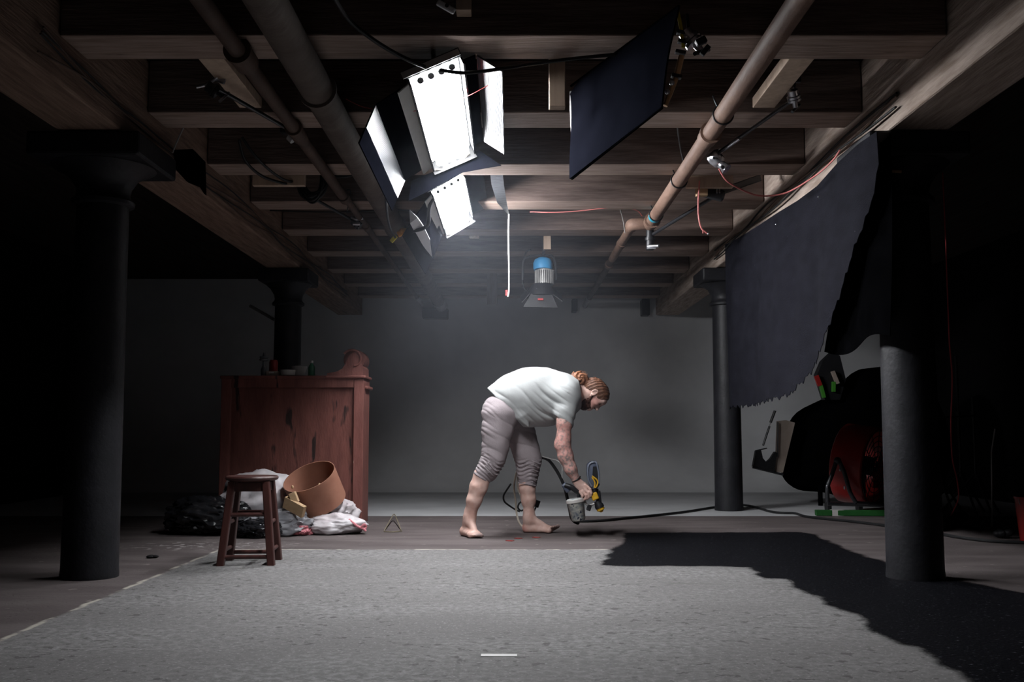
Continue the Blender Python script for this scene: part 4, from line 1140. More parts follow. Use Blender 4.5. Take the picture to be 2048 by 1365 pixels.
# ------------------------------------------------------------------ rubbish bags
def bag(name, label, c, r, m, seed, wr=0.05, flat=0.25, tie=None, yaw=0.0, detail=5, freq=6.0):
    bm = bmesh.new()
    bmesh.ops.create_icosphere(bm, subdivisions=detail, radius=1.0)
    rot = Matrix.Rotation(yaw, 3, 'Z')
    for v in bm.verts:
        d = v.co.normalized()
        q = d * 1.6 + Vector((seed * 3.1, seed * 1.7, seed))
        lump = mnoise.noise(q) * 0.22 + mnoise.noise(q * 2.3) * 0.10
        w = 0.0
        for f, a in ((1.0, 1.0), (2.1, 0.55), (4.3, 0.28)):
            qq = q * freq * 0.35 * f
            qq = qq + Vector((mnoise.noise(qq * 0.6), mnoise.noise(qq * 0.6 + Vector((5, 1, 2))), 0)) * 1.1
            w += (1 - abs(mnoise.noise(qq)) * 2.4) * a
        s = 1 + lump + wr * w
        p = Vector((d.x * r[0], d.y * r[1], d.z * r[2])) * s
        p = rot @ p
        if p.z < -r[2] * (1 - flat): p.z = -r[2] * (1 - flat) + (p.z + r[2] * (1 - flat)) * 0.05
        v.co = p
    lo = min(v.co.z for v in bm.verts)
    for v in bm.verts: v.co += Vector((c[0], c[1], c[2] - lo))
    mb = MB(); mb.bm.free(); mb.bm = bm
    if tie is None:
        return tag(mb.build(name, m, None, True), label, 'rubbish bag')
    t = thing(name, label, 'rubbish bag', (c[0], c[1], c[2]))
    mb.build('bag', m, t, True, 180)
    for pts in tie:
        mb = MB(); mb.tube(pts, 0.010, seg=8, smooth_steps=4); mb.build('drawstring', M['red_tie'], t, True)
    return t
def fl(px, py): return PZ(px, py)
b1 = bag('rubbish_bag', 'tall white rubbish bag with a pink drawstring standing behind the stool', (P(517, 1000, 7.9).x, 7.95, 0), (0.31, 0.22, 0.24), M['white_bag'], 1.3, 0.035, 0.1,
         [[P(436, 1003, 7.74), P(441, 1018, 7.72), P(452, 1032, 7.70), P(464, 1038, 7.70), P(474, 1046, 7.7)], [P(562, 1055, 7.66), P(574, 1050, 7.66), P(582, 1040, 7.68), P(584, 1030, 7.7), P(576, 1020, 7.7)]])
b2 = bag('rubbish_bag', 'grey rubbish bag slumped low behind the stool legs', (P(560, 1050, 7.62).x, 7.62, 0), (0.24, 0.16, 0.11), M['grey_bag'], 4.7, 0.05, 0.3)
b3 = bag('rubbish_bag', 'white rubbish bag squashed under the cardboard tub', (P(655, 1040, 8.0).x, 8.02, 0), (0.22, 0.24, 0.155), M['white_bag'], 7.9, 0.05, 0.2)
b4 = bag('rubbish_bag', 'low white rubbish bag with a pink knot lying in front of the cabinet post', (P(664, 1065, 7.66).x, 7.70, 0), (0.225, 0.13, 0.085), M['white_bag'], 11.2, 0.06, 0.3,
         [[P(698, 1040, 7.62), P(708, 1048, 7.6), P(716, 1054, 7.6), P(726, 1058, 7.6), P(732, 1063, 7.6)], [P(722, 1056, 7.6), P(728, 1050, 7.6), P(732, 1054, 7.62), P(727, 1060, 7.6)]])
b5 = bag('rubbish_bag', 'pink and white plastic bag end spilling out beside the black bag on the floor', (P(598, 1064, 7.6).x, 7.60, 0), (0.10, 0.09, 0.055), M['red_tie'], 2.2, 0.08, 0.3)
b6 = bag('bin_bag', 'crumpled shiny black bin bag on the floor left of the stool', (P(418, 1050, 7.7).x, 7.72, 0), (0.33, 0.24, 0.15), M['black_bag'], 5.1, 0.085, 0.2, freq=8)
b7 = bag('bin_bag', 'crumpled black bin bag lying low behind the stool legs', (P(520, 1062, 7.5).x, 7.46, 0), (0.17, 0.13, 0.075), M['black_bag'], 8.4, 0.085, 0.3, freq=8)
mb = MB(); mb.prism([PZ(328, 1066) + Vector((0, 0, 0.004)), PZ(336, 1057) + Vector((0, 0, 0.03)), PZ(347, 1051) + Vector((0, 0, 0.05)), PZ(346, 1057) + Vector((0, 0, 0.03))], (0, 0.004, 0.006))
tag(mb.build('paper_scrap', M['grey_metal']), 'pale scrap of paper at the tip of the shiny black bin bag', 'scrap')

# ------------------------------------------------------------------ cardboard tub with scraps
def tub():
    ctop = P(618, 953, 7.72)
    ax = Vector((-0.27, -0.47, 0.84)).normalized()
    R = 0.207
    c0 = ctop - ax * 0.25
    t = thing('cardboard_tub', 'brown cardboard tub tilted on the white bags, open at the top', 'tub', c0 - ax * 0.02)
    th = 0.006
    mb = MB(); mb.lathe(c0, [(0, 0.0), (R, 0.0), (R, 0.25), (R - th, 0.25), (R - th, 0.012), (0, 0.012)], axis=ax, seg=64); mb.build('wall', M['cardboard'], t, True)
    mb = MB()
    mb.lathe(c0, [(R - th - 0.001, 0.05), (R * 0.6, 0.065), (0, 0.07)], axis=ax, seg=40)
    mb.build('fill', M['fill'], t, True)
    return c0, ax
c0, ax_t = tub()
q = ax_t.to_track_quat('Z', 'Y').to_matrix()
for k, (u, v, h, s, lab) in enumerate(((0.085, -0.05, 0.13, 0.014, 'small pale knob of scrap in the cardboard tub'), (0.03, -0.09, 0.13, 0.010, 'tiny wood chip by the front rim inside the tub'))):
    c = c0 + q @ Vector((u, v, h))
    c = P(639, 972, 7.70) if k == 0 else P(585, 975, 7.68)
    mb = MB(); mb.sphere(c, s, 12, (1, 1, 1.4))
    tag(mb.build('wood_scrap', M['wood_scrap'], None, True), lab, 'scrap')
mb = MB(); mb.box_between(P(584, 986, 7.50), P(592, 1006, 7.50), 0.05, 0.055, up=(0, 1, 0), bevel=0.003)
tag(mb.build('wood_scrap', M['wood_scrap']), 'small pine block leaning on the side of the cardboard tub', 'wood block')
mb = MB(); mb.box_between(P(570, 1004, 7.52), P(608, 1025, 7.45), 0.09, 0.035, up=(0.2, 1, 0.3), bevel=0.003)
tag(mb.build('pine_board', M['wood_scrap']), 'short pine board leaning between the stool and the cardboard tub', 'wood board')

# ------------------------------------------------------------------ equipment in the dark side of the studio
t = thing('covered_equipment', 'large rounded black covered bundle behind the red fan', 'equipment', P(1680, 990, 10.9))
def blob(outl, Y, dep, name, m, parent):
    """a bulging body with the given silhouette, built around the plane y = Y"""
    pts = [P(x, y, Y) for x, y in outl]
    pts = catmull(pts + [pts[0]], 4)[:-1]
    c = sum(pts, Vector()) / len(pts)
    mb = MB()
    NR = 7
    rings = []
    for s in range(-NR, NR + 1):
        a = s / NR * math.pi / 2 * 0.98
        k, dy = math.cos(a) ** 0.6, math.sin(a) * dep
        rings.append([mb.bm.verts.new(c + (p - c) * k + Vector((0, dy, 0))) for p in pts])
    n = len(pts)
    for A, B in zip(rings, rings[1:]):
        for i in range(n):
            mb.bm.faces.new((A[i], A[(i + 1) % n], B[(i + 1) % n], B[i]))
    mb.bm.faces.new(rings[0]); mb.bm.faces.new(list(reversed(rings[-1])))
    return mb.build(name, m, parent, True)
blob([(1734, 737), (1708, 745), (1660, 790), (1597, 824), (1572, 866), (1562, 912), (1568, 956), (1596, 980), (1650, 986), (1700, 1000), (1780, 1010), (1860, 1000), (1900, 900), (1860, 780), (1800, 736)], 10.75, 0.42, 'cover', M['dark_cloth'], t)
for (px, Y) in ((1640, 10.5), (1850, 10.5), (1640, 10.8), (1850, 10.8)):
    a = P(px, 970, Y); mb = MB(); mb.cyl((a.x, Y, 0), (a.x, Y, a.z), 0.025, seg=12); mb.build('leg', M['dark_cloth'], t)
# drum fan
t = thing('drum_fan', 'red drum fan on a wheeled black stand behind the near iron column', 'fan', (P(1720, 1015, 9.8).x, 9.8, 0))
cf = P(1722, 930, 9.75)
axf = Vector((0.72, -0.62, -0.12)).normalized()
mb = MB(); mb.lathe(cf - axf * 0.16, [(0.26, 0.0), (0.375, 0.0), (0.385, 0.01), (0.385, 0.30), (0.375, 0.31), (0.355, 0.31), (0.355, 0.02), (0.26, 0.01)], axis=axf, seg=56); mb.build('drum', M['red_paint'], t, True)
mb = MB()
qf = axf.to_track_quat('Z', 'Y').to_matrix()
for k in range(1, 8):
    r = 0.35 * k / 7
    pts = [cf + axf * 0.15 + qf @ Vector((r * math.cos(a), r * math.sin(a), 0)) for a in [2 * math.pi * j / 40 for j in range(41)]]
    mb.tube(pts, 0.004, seg=5, caps=False)
for k in range(12):
    a = 2 * math.pi * k / 12
    mb.tube([cf + axf * 0.15, cf + axf * 0.15 + qf @ Vector((0.36 * math.cos(a), 0.36 * math.sin(a), 0))], 0.004, seg=5)
mb.build('grille', M['black_metal'], t)
mb = MB(); mb.cyl(cf - axf * 0.1, cf + axf * 0.1, 0.09, seg=24)
for k in range(4):
    a = k * math.pi / 2
    d1 = qf @ Vector((math.cos(a), math.sin(a), 0)); d2 = qf @ Vector((-math.sin(a), math.cos(a), 0))
    mb.prism([cf + d1 * 0.07 - d2 * 0.05 - axf * 0.03, cf + d1 * 0.32 - d2 * 0.11 - axf * 0.05, cf + d1 * 0.33 + d2 * 0.09 + axf * 0.04, cf + d1 * 0.07 + d2 * 0.05 + axf * 0.03], axf * 0.004)
mb.build('blades', M['black_metal'], t)
mb = MB()
fa, fb = P(1676, 1004, 9.55), P(1652, 930, 9.5)
mb.tube([P(1677, 920, 9.42), P(1690, 950, 9.42), P(1700, 985, 9.42), P(1712, 1006, 9.42)], 0.020, seg=10, smooth_steps=3)
mb.tube([P(1674, 918, 9.42), P(1664, 950, 9.42), P(1655, 975, 9.42), P(1655, 1005, 9.42)], 0.020, seg=10, smooth_steps=3)
mb.sphere(P(1675, 922, 9.42), 0.035, 14)
mb.tube([P(1655, 1008, 9.5), P(1720, 1010, 9.5), P(1800, 1012, 9.5)], 0.018, seg=10)
mb.tube([P(1712, 1006, 9.42), P(1740, 1008, 9.5), P(1800, 1010, 9.6)], 0.016, seg=10)
mb.build('stand', M['black_metal'], t, True)
for (px, py, Y) in ((1656, 1011, 9.62), (1718, 1011, 9.62)):
    c = P(px, py, Y); c.z = 0.055
    mb = MB(); mb.cyl(c - Vector((0.018, 0, 0)), c + Vector((0.018, 0, 0)), 0.055, seg=24); mb.build('wheel', M['black_rubber'], t, True)
for (px, py) in ((1680, 940), (1689, 976), (1654, 973)):
    mb = MB(); mb.sphere(P(px, py, 9.38), 0.009, 8, (1, 1, 2)); mb.build('bolt', M['chrome'], t, True)
# green board on the floor
t = thing('green_board', 'green board with a taped end lying on the floor before the fan', 'board', PZ(1690, 1030))
a_, b_ = PZ(1620, 1029), PZ(1800, 1030)
mb = MB(); mb.box_between((a_.x, 9.28, 0.028), (b_.x, 9.22, 0.028), 0.07, 0.05, bevel=0.004); mb.build('plank', M['green'], t)
w0, w1 = PZ(1650, 1029).x, PZ(1673, 1029).x
mb = MB(); mb.box((( w0 + w1) / 2, 9.27, 0.028), (w1 - w0, 0.078, 0.054)); mb.build('tape', M['porcelain'], t)
# beige panel, its black bracket and struts
t = thing('folded_panel', 'pale panel with black brackets leaning at the side of the black bundle', 'panel', P(1562, 945, 10.3))
mb = MB(); mb.prism([P(1555, 843, 10.3), P(1572, 841, 10.3), P(1590, 846, 10.3), P(1566, 946, 10.3), P(1548, 944, 10.3), P(1553, 900, 10.3)], (0, 0.04, 0)); mb.build('board', M['beige'], t)
mb = MB(); mb.prism([P(1506, 934, 10.25), P(1512, 902, 10.25), P(1522, 899, 10.25), P(1526, 917, 10.25), P(1533, 925, 10.25), P(1541, 918, 10.25), P(1550, 904, 10.25), P(1554, 906, 10.25), P(1549, 946, 10.25)], (0, 0.06, 0)); mb.build('bracket', M['black_plastic'], t)
mb = MB(); mb.cyl(P(1511, 902, 10.25), P(1534, 897, 10.25), 0.006, seg=8); mb.cyl(P(1505, 935, 10.25), P(1566, 950, 10.28), 0.012, seg=8); mb.cyl(P(1556, 845, 10.27), P(1555, 915, 10.27), 0.007, seg=8); mb.build('strut', M['black_metal'], t)
t = thing('black_stick', 'thin black stick leaning above the black bracket, broken in two', 'stick', P(1527, 891, 10.25))
mb = MB(); mb.cyl(P(1550, 822, 10.25), P(1541, 846, 10.25), 0.014, seg=8); mb.build('piece', M['black_metal'], t)
mb = MB(); mb.cyl(P(1539, 853, 10.25), P(1526, 892, 10.25), 0.011, seg=8); mb.build('piece', M['black_metal'], t)
mb = MB(); mb.cyl(P(1541, 846, 10.28), P(1539, 853, 10.28), 0.004, seg=6); mb.build('joint', M['grey_metal'], t)
# black tool case with green levels
t = thing('tool_holder', 'black holder with green spirit levels standing on the black bundle', 'tool holder', P(1665, 795, 10.5))
mb = MB(); mb.prism([P(1634, 750, 10.4), P(1646, 722, 10.4), P(1664, 705, 10.4), P(1680, 712, 10.4), P(1692, 760, 10.4), P(1680, 800, 10.4), P(1650, 800, 10.4)], (0, 0.12, 0)); mb.build('case', M['black_plastic'], t)
mb = MB(); mb.box_between(P(1632, 752, 10.36), P(1640, 772, 10.36), 0.045, 0.03, up=(0, 1, 0)); mb.build('level_tip', M['red_paint'], t)
mb = MB(); mb.box_between(P(1640, 766, 10.37), P(1648, 796, 10.37), 0.03, 0.04, up=(0, 1, 0)); mb.build('level', M['green_bright'], t)
mb = MB(); mb.box_between(P(1667, 764, 10.37), P(1667, 784, 10.37), 0.03, 0.045, up=(0, 1, 0)); mb.build('level', M['green_bright'], t)
mb = MB(); mb.box_between(P(1665, 743, 10.36), P(1675, 768, 10.36), 0.03, 0.055, up=(0, 1, 0)); mb.build('card', M['beige'], t)
# red cord hanging to the floor
cable('red_cable', 'red cord hanging from the dark ceiling to the floor beyond the near column',
      [PX(1884, 210, 3.55), PX(1885, 330, 3.55), PX(1890, 450, 3.55), PX(1894, 560, 3.55), PX(1897, 640, 3.55), PX(1899, 690, 3.55), PX(1904, 745, 3.55), PX(1904, 790, 3.55), PX(1902, 830, 3.55), PX(1902, 870, 3.55), PX(1905, 920, 3.55), PX(1914, 960, 3.55), PX(1917, 995, 3.55), PX(1908, 1020, 3.55), PX(1902, 1032, 3.55)], 0.0055, M['red_cord'], 'cord')
# black stands in the dark
def dark_stand(px, y0, y1, Y, label):
    a, b_ = P(px, y0, Y), P(px, y1, Y)
    t = thing('light_stand', label, 'stand', (a.x, Y, 0), None)
    mb = MB(); mb.cyl((a.x, Y, 0.35), (a.x, Y, a.z), 0.012, seg=12); mb.build('mast', M['black_metal'], t, True)
    for k in range(3):
        an = k * 2.094 + 0.5
        mb = MB(); mb.cyl((a.x, Y, 0.40), (a.x + 0.32 * math.cos(an), Y + 0.32 * math.sin(an), 0.012), 0.011, seg=10); mb.build('leg', M['black_metal'], t, True)
    mb = MB(); mb.cyl((a.x, Y, 0.9), (a.x, Y, 0.96), 0.02, seg=12); mb.build('collar', M['black_metal'], t, True)
dark_stand(1870, 748, 840, 9.1, 'thin black light stand in the dark just behind the near column')
dark_stand(1912, 712, 840, 9.4, 'taller thin light stand in the dark beside the red cord')
dark_stand(1945, 795, 850, 9.2, 'shorter black light stand in the dark beyond the red cord')
mb = MB(); mb.cyl(P(1866, 835, 9.05), P(1950, 833, 9.15), 0.010, seg=10)
tag(mb.build('cross_bar', M['black_metal']), 'thin black bar laid across the stands in the dark', 'bar')
mb = MB(); mb.cyl(P(1990, 858, 8.2), P(1983, 905, 8.2), 0.006, seg=8); mb.cyl(P(1983, 905, 8.2), Vector((P(1983, 905, 8.2).x - 0.02, 8.2, 0.0)), 0.006, seg=8)
tag(mb.build('thin_rod', M['grey_metal']), 'thin rod standing alone in the dark at the edge', 'rod')
# grey rolls and things on the floor there
a_, b_ = PZ(1868, 1064), PZ(1926, 1046)
mb = MB(); mb.cyl((a_.x, a_.y, 0.05), (b_.x, b_.y, 0.05), 0.05, seg=20)
tag(mb.build('fabric_roll', M['black_iron'], None, True), 'grey roll lying on the floor behind the near column', 'roll')
a_, b_ = PZ(1930, 1056), PZ(1962, 1062)
mb = MB(); mb.cyl((a_.x, a_.y, 0.025), (b_.x, b_.y, 0.025), 0.024, seg=14)
tag(mb.build('short_tube', M['black_iron'], None, True), 'short dark tube lying beyond the grey roll', 'tube')
c = PZ(2010, 1078)
t = thing('work_glove', 'crumpled grey cloth on the floor beside the orange bucket', 'cloth', c)
mb = MB()
for k in range(5): mb.sphere(c + Vector((rs.uniform(-0.04, 0.04), rs.uniform(-0.03, 0.03), 0.028 + rs.uniform(0, 0.02))), 0.030, 12, (1.2, 1, 0.9))
mb.build('cloth', M['black_iron'], t, True)
c = PZ(2096, 1088)
t = thing('bucket', 'orange bucket at the edge of the dark, beyond the black paint', 'bucket', c)
mb = MB(); mb.lathe((c.x, c.y + 0.13, 0), [(0, 0), (0.115, 0), (0.14, 0.30), (0.146, 0.30), (0.146, 0.315), (0.134, 0.315), (0.11, 0.01), (0, 0.01)], seg=40); mb.build('pail', M['red_paint'], t, True)
mb = MB(); mb.tube([Vector((c.x + 0.14 * math.cos(a), c.y + 0.13 - 0.03, 0.30 - 0.12 * math.sin(a))) for a in [math.pi * k / 14 for k in range(15)]], 0.003, seg=6); mb.build('handle', M['grey_metal'], t, True)
# ------------------------------------------------------------------ the man: implicit surfaces, one continuous body
class Field:
    def __init__(self, lo, hi, h):
        self.lo = np.array(lo, np.float32); self.h = h
        self.n = np.ceil((np.array(hi) - np.array(lo)) / h).astype(int) + 1
        self.d = np.full(self.n, 0.3, np.float32)
        self.ax = [self.lo[i] + h * np.arange(self.n[i], dtype=np.float32) for i in range(3)]
    def _sub(self, lo, hi):
        s = []
        for i in range(3):
            a = int(max(0, math.floor((lo[i] - self.lo[i]) / self.h))); b = int(min(self.n[i], math.ceil((hi[i] - self.lo[i]) / self.h) + 1))
            if b <= a: return None, None
            s.append(slice(a, b))
        g = np.meshgrid(*[self.ax[i][s[i]] for i in range(3)], indexing='ij', sparse=True)
        return tuple(s), g
    def _merge(self, s, d2, k):
        d1 = self.d[s]
        if k <= 0: self.d[s] = np.minimum(d1, d2); return
        hh = np.clip(0.5 + 0.5 * (d1 - d2) / k, 0, 1)
        self.d[s] = d1 + (d2 - d1) * hh - k * hh * (1 - hh)
    def cone(self, a, b, ra, rb, k=0.03, ys=1.0):
        """tapered capsule; ys stretches it across (y) around its axis"""
        a = np.array(a, np.float32); b = np.array(b, np.float32)
        m = max(ra, rb) * max(1, ys) + k + 0.05
        s, g = self._sub(np.minimum(a, b) - m, np.maximum(a, b) + m)
        if s is None: return self
        ba = b - a; L = float(ba @ ba) + 1e-9
        px, py, pz = g[0] - a[0], g[1] - a[1], g[2] - a[2]
        t = np.clip((px * ba[0] + py * ba[1] + pz * ba[2]) / L, 0, 1)
        d = np.sqrt((px - t * ba[0]) ** 2 + ((py - t * ba[1]) / ys) ** 2 + (pz - t * ba[2]) ** 2) - (ra + (rb - ra) * t)
        self._merge(s, d, k); return self
    def chain(self, pts, k=0.03, ys=1.0):
        for (a, ra), (b, rb) in zip(pts, pts[1:]): self.cone(a, b, ra, rb, k, ys)
        return self
    def ell(self, c, r, R=None, k=0.03):
        """ellipsoid, R: columns are its axes"""
        c = np.array(c, np.float32); r = np.array(r, np.float32)
        m = float(r.max()) + k + 0.05
        s, g = self._sub(c - m, c + m)
        if s is None: return self
        p = [g[i] - c[i] for i in range(3)]
        if R is not None:
            p = [p[0] * R[0][j] + p[1] * R[1][j] + p[2] * R[2][j] for j in range(3)]
        k0 = np.sqrt(sum((p[i] / r[i]) ** 2 for i in range(3)))
        k1 = np.sqrt(sum((p[i] / (r[i] ** 2)) ** 2 for i in range(3))) + 1e-6
        self._merge(s, k0 * (k0 - 1) / k1, k); return self
    def carve(self, c, r, R=None, k=0.01):
        f = Field.__new__(Field); f.lo, f.h, f.n, f.ax = self.lo, self.h, self.n, self.ax
        f.d = np.full(self.n, 0.3, np.float32)
        f.ell(c, r, R, 0.0)
        d1, d2 = self.d, -f.d
        hh = np.clip(0.5 - 0.5 * (d1 - d2) / k, 0, 1)
        self.d = d1 + (d2 - d1) * hh + k * hh * (1 - hh); return self
    def cut(self, p, n, k=0.0):
        """drop the side that n points to"""
        n = np.array(Vector(n).normalized(), np.float32); p = np.array(p, np.float32)
        g = np.meshgrid(*self.ax, indexing='ij', sparse=True)
        pl = (g[0] - p[0]) * n[0] + (g[1] - p[1]) * n[1] + (g[2] - p[2]) * n[2]
        self.d = np.maximum(self.d, pl.astype(np.float32)); return self
    def displace(self, fn):
        m = np.abs(self.d) < 0.05
        i, j, k = np.nonzero(m)
        x, y, z = self.ax[0][i], self.ax[1][j], self.ax[2][k]
        self.d[m] += fn(x, y, z).astype(np.float32); return self
    def mesh(self, name, mat_, parent, smooth_iter=2):
        d = self.d; h = self.h
        s = d < 0
        c = np.zeros(np.array(d.shape) - 1, np.int8)
        for dx in (0, 1):
            for dy in (0, 1):
                for dz in (0, 1):
                    c += s[dx:dx + c.shape[0], dy:dy + c.shape[1], dz:dz + c.shape[2]]
        act = (c > 0) & (c < 8)
        ci = np.argwhere(act)
        idx = -np.ones(c.shape, np.int64); idx[act] = np.arange(len(ci))
        acc = np.zeros((len(ci), 3)); cnt = np.zeros(len(ci))
        corners = [(0, 0, 0), (1, 0, 0), (0, 1, 0), (1, 1, 0), (0, 0, 1), (1, 0, 1), (0, 1, 1), (1, 1, 1)]
        val = [d[ci[:, 0] + o[0], ci[:, 1] + o[1], ci[:, 2] + o[2]] for o in corners]
        for a in range(8):
            for b in range(a + 1, 8):
                if sum(abs(corners[a][i] - corners[b][i]) for i in range(3)) != 1: continue
                va, vb = val[a], val[b]
                cr = (va < 0) != (vb < 0)
                t = np.where(cr, va / np.where(cr, va - vb, 1), 0)
                p = np.array(corners[a])[None, :] + t[:, None] * (np.array(corners[b]) - np.array(corners[a]))[None, :]
                acc[cr] += p[cr]; cnt[cr] += 1
        v = (ci + acc / cnt[:, None]) * h + self.lo
        faces = []
        for axis in range(3):
            u, w = [(1, 2), (2, 0), (0, 1)][axis]
            sl0 = [slice(None)] * 3; sl1 = [slice(None)] * 3
            sl0[axis] = slice(0, -1); sl1[axis] = slice(1, None)
            A, B = s[tuple(sl0)], s[tuple(sl1)]
            e = np.argwhere(A != B)
            ok = (e[:, u] > 0) & (e[:, w] > 0) & (e[:, u] < d.shape[u] - 1) & (e[:, w] < d.shape[w] - 1)
            e = e[ok]
            q = []
            for du, dw in ((-1, -1), (0, -1), (0, 0), (-1, 0)):
                f = e.copy(); f[:, u] += du; f[:, w] += dw
                q.append(idx[f[:, 0], f[:, 1], f[:, 2]])
            q = np.stack(q, 1)
            inside = s[e[:, 0], e[:, 1], e[:, 2]]
            q[~inside] = q[~inside][:, ::-1]
            faces.append(q)
        faces = np.concatenate(faces)
        me = bpy.data.meshes.new(name)
        me.vertices.add(len(v)); me.vertices.foreach_set('co', v.astype(np.float32).ravel())
        me.loops.add(len(faces) * 4); me.loops.foreach_set('vertex_index', faces.astype(np.int32).ravel())
        me.polygons.add(len(faces)); me.polygons.foreach_set('loop_start', np.arange(0, len(faces) * 4, 4, dtype=np.int32))
        me.polygons.foreach_set('loop_total', np.full(len(faces), 4, np.int32))
        me.update(calc_edges=True); me.validate()
        o = link_mesh(name, me, mat_, parent, True)
        if smooth_iter:
            md = o.modifiers.new('smooth', 'SMOOTH'); md.factor = 0.5; md.iterations = smooth_iter
        return o

def vnoise(x, y, z, seed=0.0):
    """cheap smooth pseudo-noise from sines, about -1..1"""
    return (np.sin(x * 1.7 + 1.3 * np.sin(y * 1.1 + seed) + seed) + np.sin(y * 1.9 + 1.2 * np.sin(z * 1.3 + seed * 2)) + np.sin(z * 1.6 + 1.4 * np.sin(x * 0.9 - seed))) / 3

MY = 7.62                                   # depth of the man's middle
NEAR, FAR = 7.50, 7.76                      # his right (near) and left (far) leg
man = thing('person', 'barefoot man in white T-shirt and rolled grey trousers bending down with a paint sprayer', 'person', (P(1010, 1066, MY).x, MY, 0))
def V(px, py, Y): return tuple(P(px, py, Y))

# head frame
E_up = Vector((0.90, 0, 0.40)).normalized()
E_f = Vector((0.40, 0, -0.90)).normalized()
E_s = Vector((0, -1, 0))
HR = [[E_f[i], E_s[i], E_up[i]] for i in range(3)]
ear = P(1186, 788, MY)
def H(f, s, u): return tuple(ear + E_f * f + E_s * s + E_up * u)

lo = (P(905, 900, MY).x, 6.98, -0.01); hi = (P(1245, 900, MY).x, 8.06, 1.32)
B = Field(lo, hi, 0.0048)
# torso and pelvis
B.chain([(V(1000, 822, MY), 0.115), (V(1050, 800, MY), 0.13), (V(1108, 792, MY), 0.135), (V(1140, 792, MY), 0.10)], 0.05, 1.15)
B.cone(V(1135, 795, MY - 0.15), V(1135, 795, MY + 0.15), 0.075, 0.075, 0.06)
# neck and head
B.cone(V(1146, 785, MY), V(1176, 790, MY), 0.070, 0.060, 0.03)
B.ell(H(0.015, 0, 0.030), (0.096, 0.076, 0.082), HR, 0.02)
B.ell(H(-0.025, 0, 0.020), (0.085, 0.073, 0.08), HR, 0.02)
B.ell(H(0.058, 0, -0.045), (0.048, 0.054, 0.060), HR, 0.03)       # face and jaw
B.ell(H(0.085, 0, 0.042), (0.022, 0.060, 0.022), HR, 0.025)        # brow
B.ell(H(0.088, 0, -0.075), (0.020, 0.026, 0.018), HR, 0.02)        # chin
B.cone(H(0.098, 0, 0.016), H(0.120, 0, -0.022), 0.009, 0.0125, 0.014)   # nose
B.ell(H(0.106, 0.010, -0.024), (0.010, 0.009, 0.007), HR, 0.006)
B.ell(H(0.106, -0.010, -0.024), (0.010, 0.009, 0.007), HR, 0.006)
B.ell(H(0.099, 0, -0.043), (0.010, 0.024, 0.0065), HR, 0.006)      # lips
B.ell(H(0.097, 0, -0.055), (0.010, 0.022, 0.007), HR, 0.006)
for sg in (1, -1):
    B.ell(H(0.070, 0.050 * sg, -0.010), (0.022, 0.016, 0.016), HR, 0.02)   # cheekbone
    B.carve(H(0.098, 0.034 * sg, 0.014), (0.014, 0.017, 0.012), HR, 0.012)  # eye socket
    B.ell(H(0.083, 0.033 * sg, 0.013), (0.0125, 0.0125, 0.0125), HR, 0.004)  # eyeball and lids
    # ear: rim and lobe
    for a0 in range(9):
        a1, a2 = math.radians(200 - a0 * 32), math.radians(200 - (a0 + 1) * 32)
        B.cone(H(-0.004 + 0.016 * math.cos(a1), 0.083 * sg, 0.004 + 0.029 * math.sin(a1)), H(-0.004 + 0.016 * math.cos(a2), 0.083 * sg, 0.004 + 0.029 * math.sin(a2)), 0.0055, 0.0055, 0.004)
    B.ell(H(-0.002, 0.078 * sg, 0.002), (0.013, 0.008, 0.024), HR, 0.006)
    B.ell(H(0.008, 0.080 * sg, -0.028), (0.008, 0.006, 0.010), HR, 0.004)
# right arm (near side)
AR = 7.40
sh, el, wr = V(1133, 800, 7.42), V(1127, 886, AR), V(1153, 962, AR + 0.02)
B.chain([(sh, 0.070), (V(1129, 845, AR), 0.056), (V(1127, 878, AR), 0.051), (V(1126, 892, AR), 0.052), (V(1131, 912, AR), 0.053), (V(1141, 938, AR), 0.043), (wr, 0.030)], 0.03)
B.ell(V(1117, 889, AR), (0.026, 0.030, 0.03), None, 0.03)           # elbow point
# left arm, bent back behind the torso, hand on the far hip
AL = 7.86
B.chain([(V(1133, 800, 7.80), 0.068), (V(1102, 806, AL), 0.055), (V(1076, 812, AL + 0.03), 0.048), (V(1050, 818, AL), 0.045), (V(1024, 820, AL - 0.04), 0.030)], 0.03)
for i in range(4):
    B.chain([(V(1020, 818, AL - 0.05 + 0.0), 0.022), (V(1010, 812 + i * 6, AL - 0.04), 0.013), (V(1000, 814 + i * 6, AL - 0.06), 0.009)], 0.008)
B.chain([(V(1022, 815, AL - 0.05), 0.02), (V(1016, 806, AL - 0.05), 0.011), (V(1008, 802, AL - 0.06), 0.009)], 0.008)
# right hand closed round the sprayer's handle
HY = 7.42
B.cone(V(1154, 964, HY), V(1166, 974, HY), 0.030, 0.036, 0.02, 0.75)
B.cone(V(1158, 972, HY), V(1170, 984, HY), 0.030, 0.028, 0.015, 0.8)
def finger(pts, r): B.chain([(V(x, y, Y), r * (1 - 0.09 * i)) for i, (x, y, Y) in enumerate(pts)], 0.006)
finger([(1171, 971, HY - 0.020), (1180, 979, HY - 0.034), (1183, 987, HY - 0.036), (1182, 993, HY - 0.030)], 0.0115)   # index, on the trigger
finger([(1169, 978, HY - 0.022), (1177, 986, HY - 0.036), (1178, 994, HY - 0.034), (1174, 999, HY - 0.026)], 0.0118)   # middle
finger([(1165, 983, HY - 0.022), (1172, 991, HY - 0.034), (1171, 998, HY - 0.032), (1167, 1001, HY - 0.024)], 0.0110)  # ring
finger([(1160, 985, HY - 0.020), (1165, 993, HY - 0.030), (1163, 999, HY - 0.028), (1160, 1001, HY - 0.022)], 0.0095)  # little
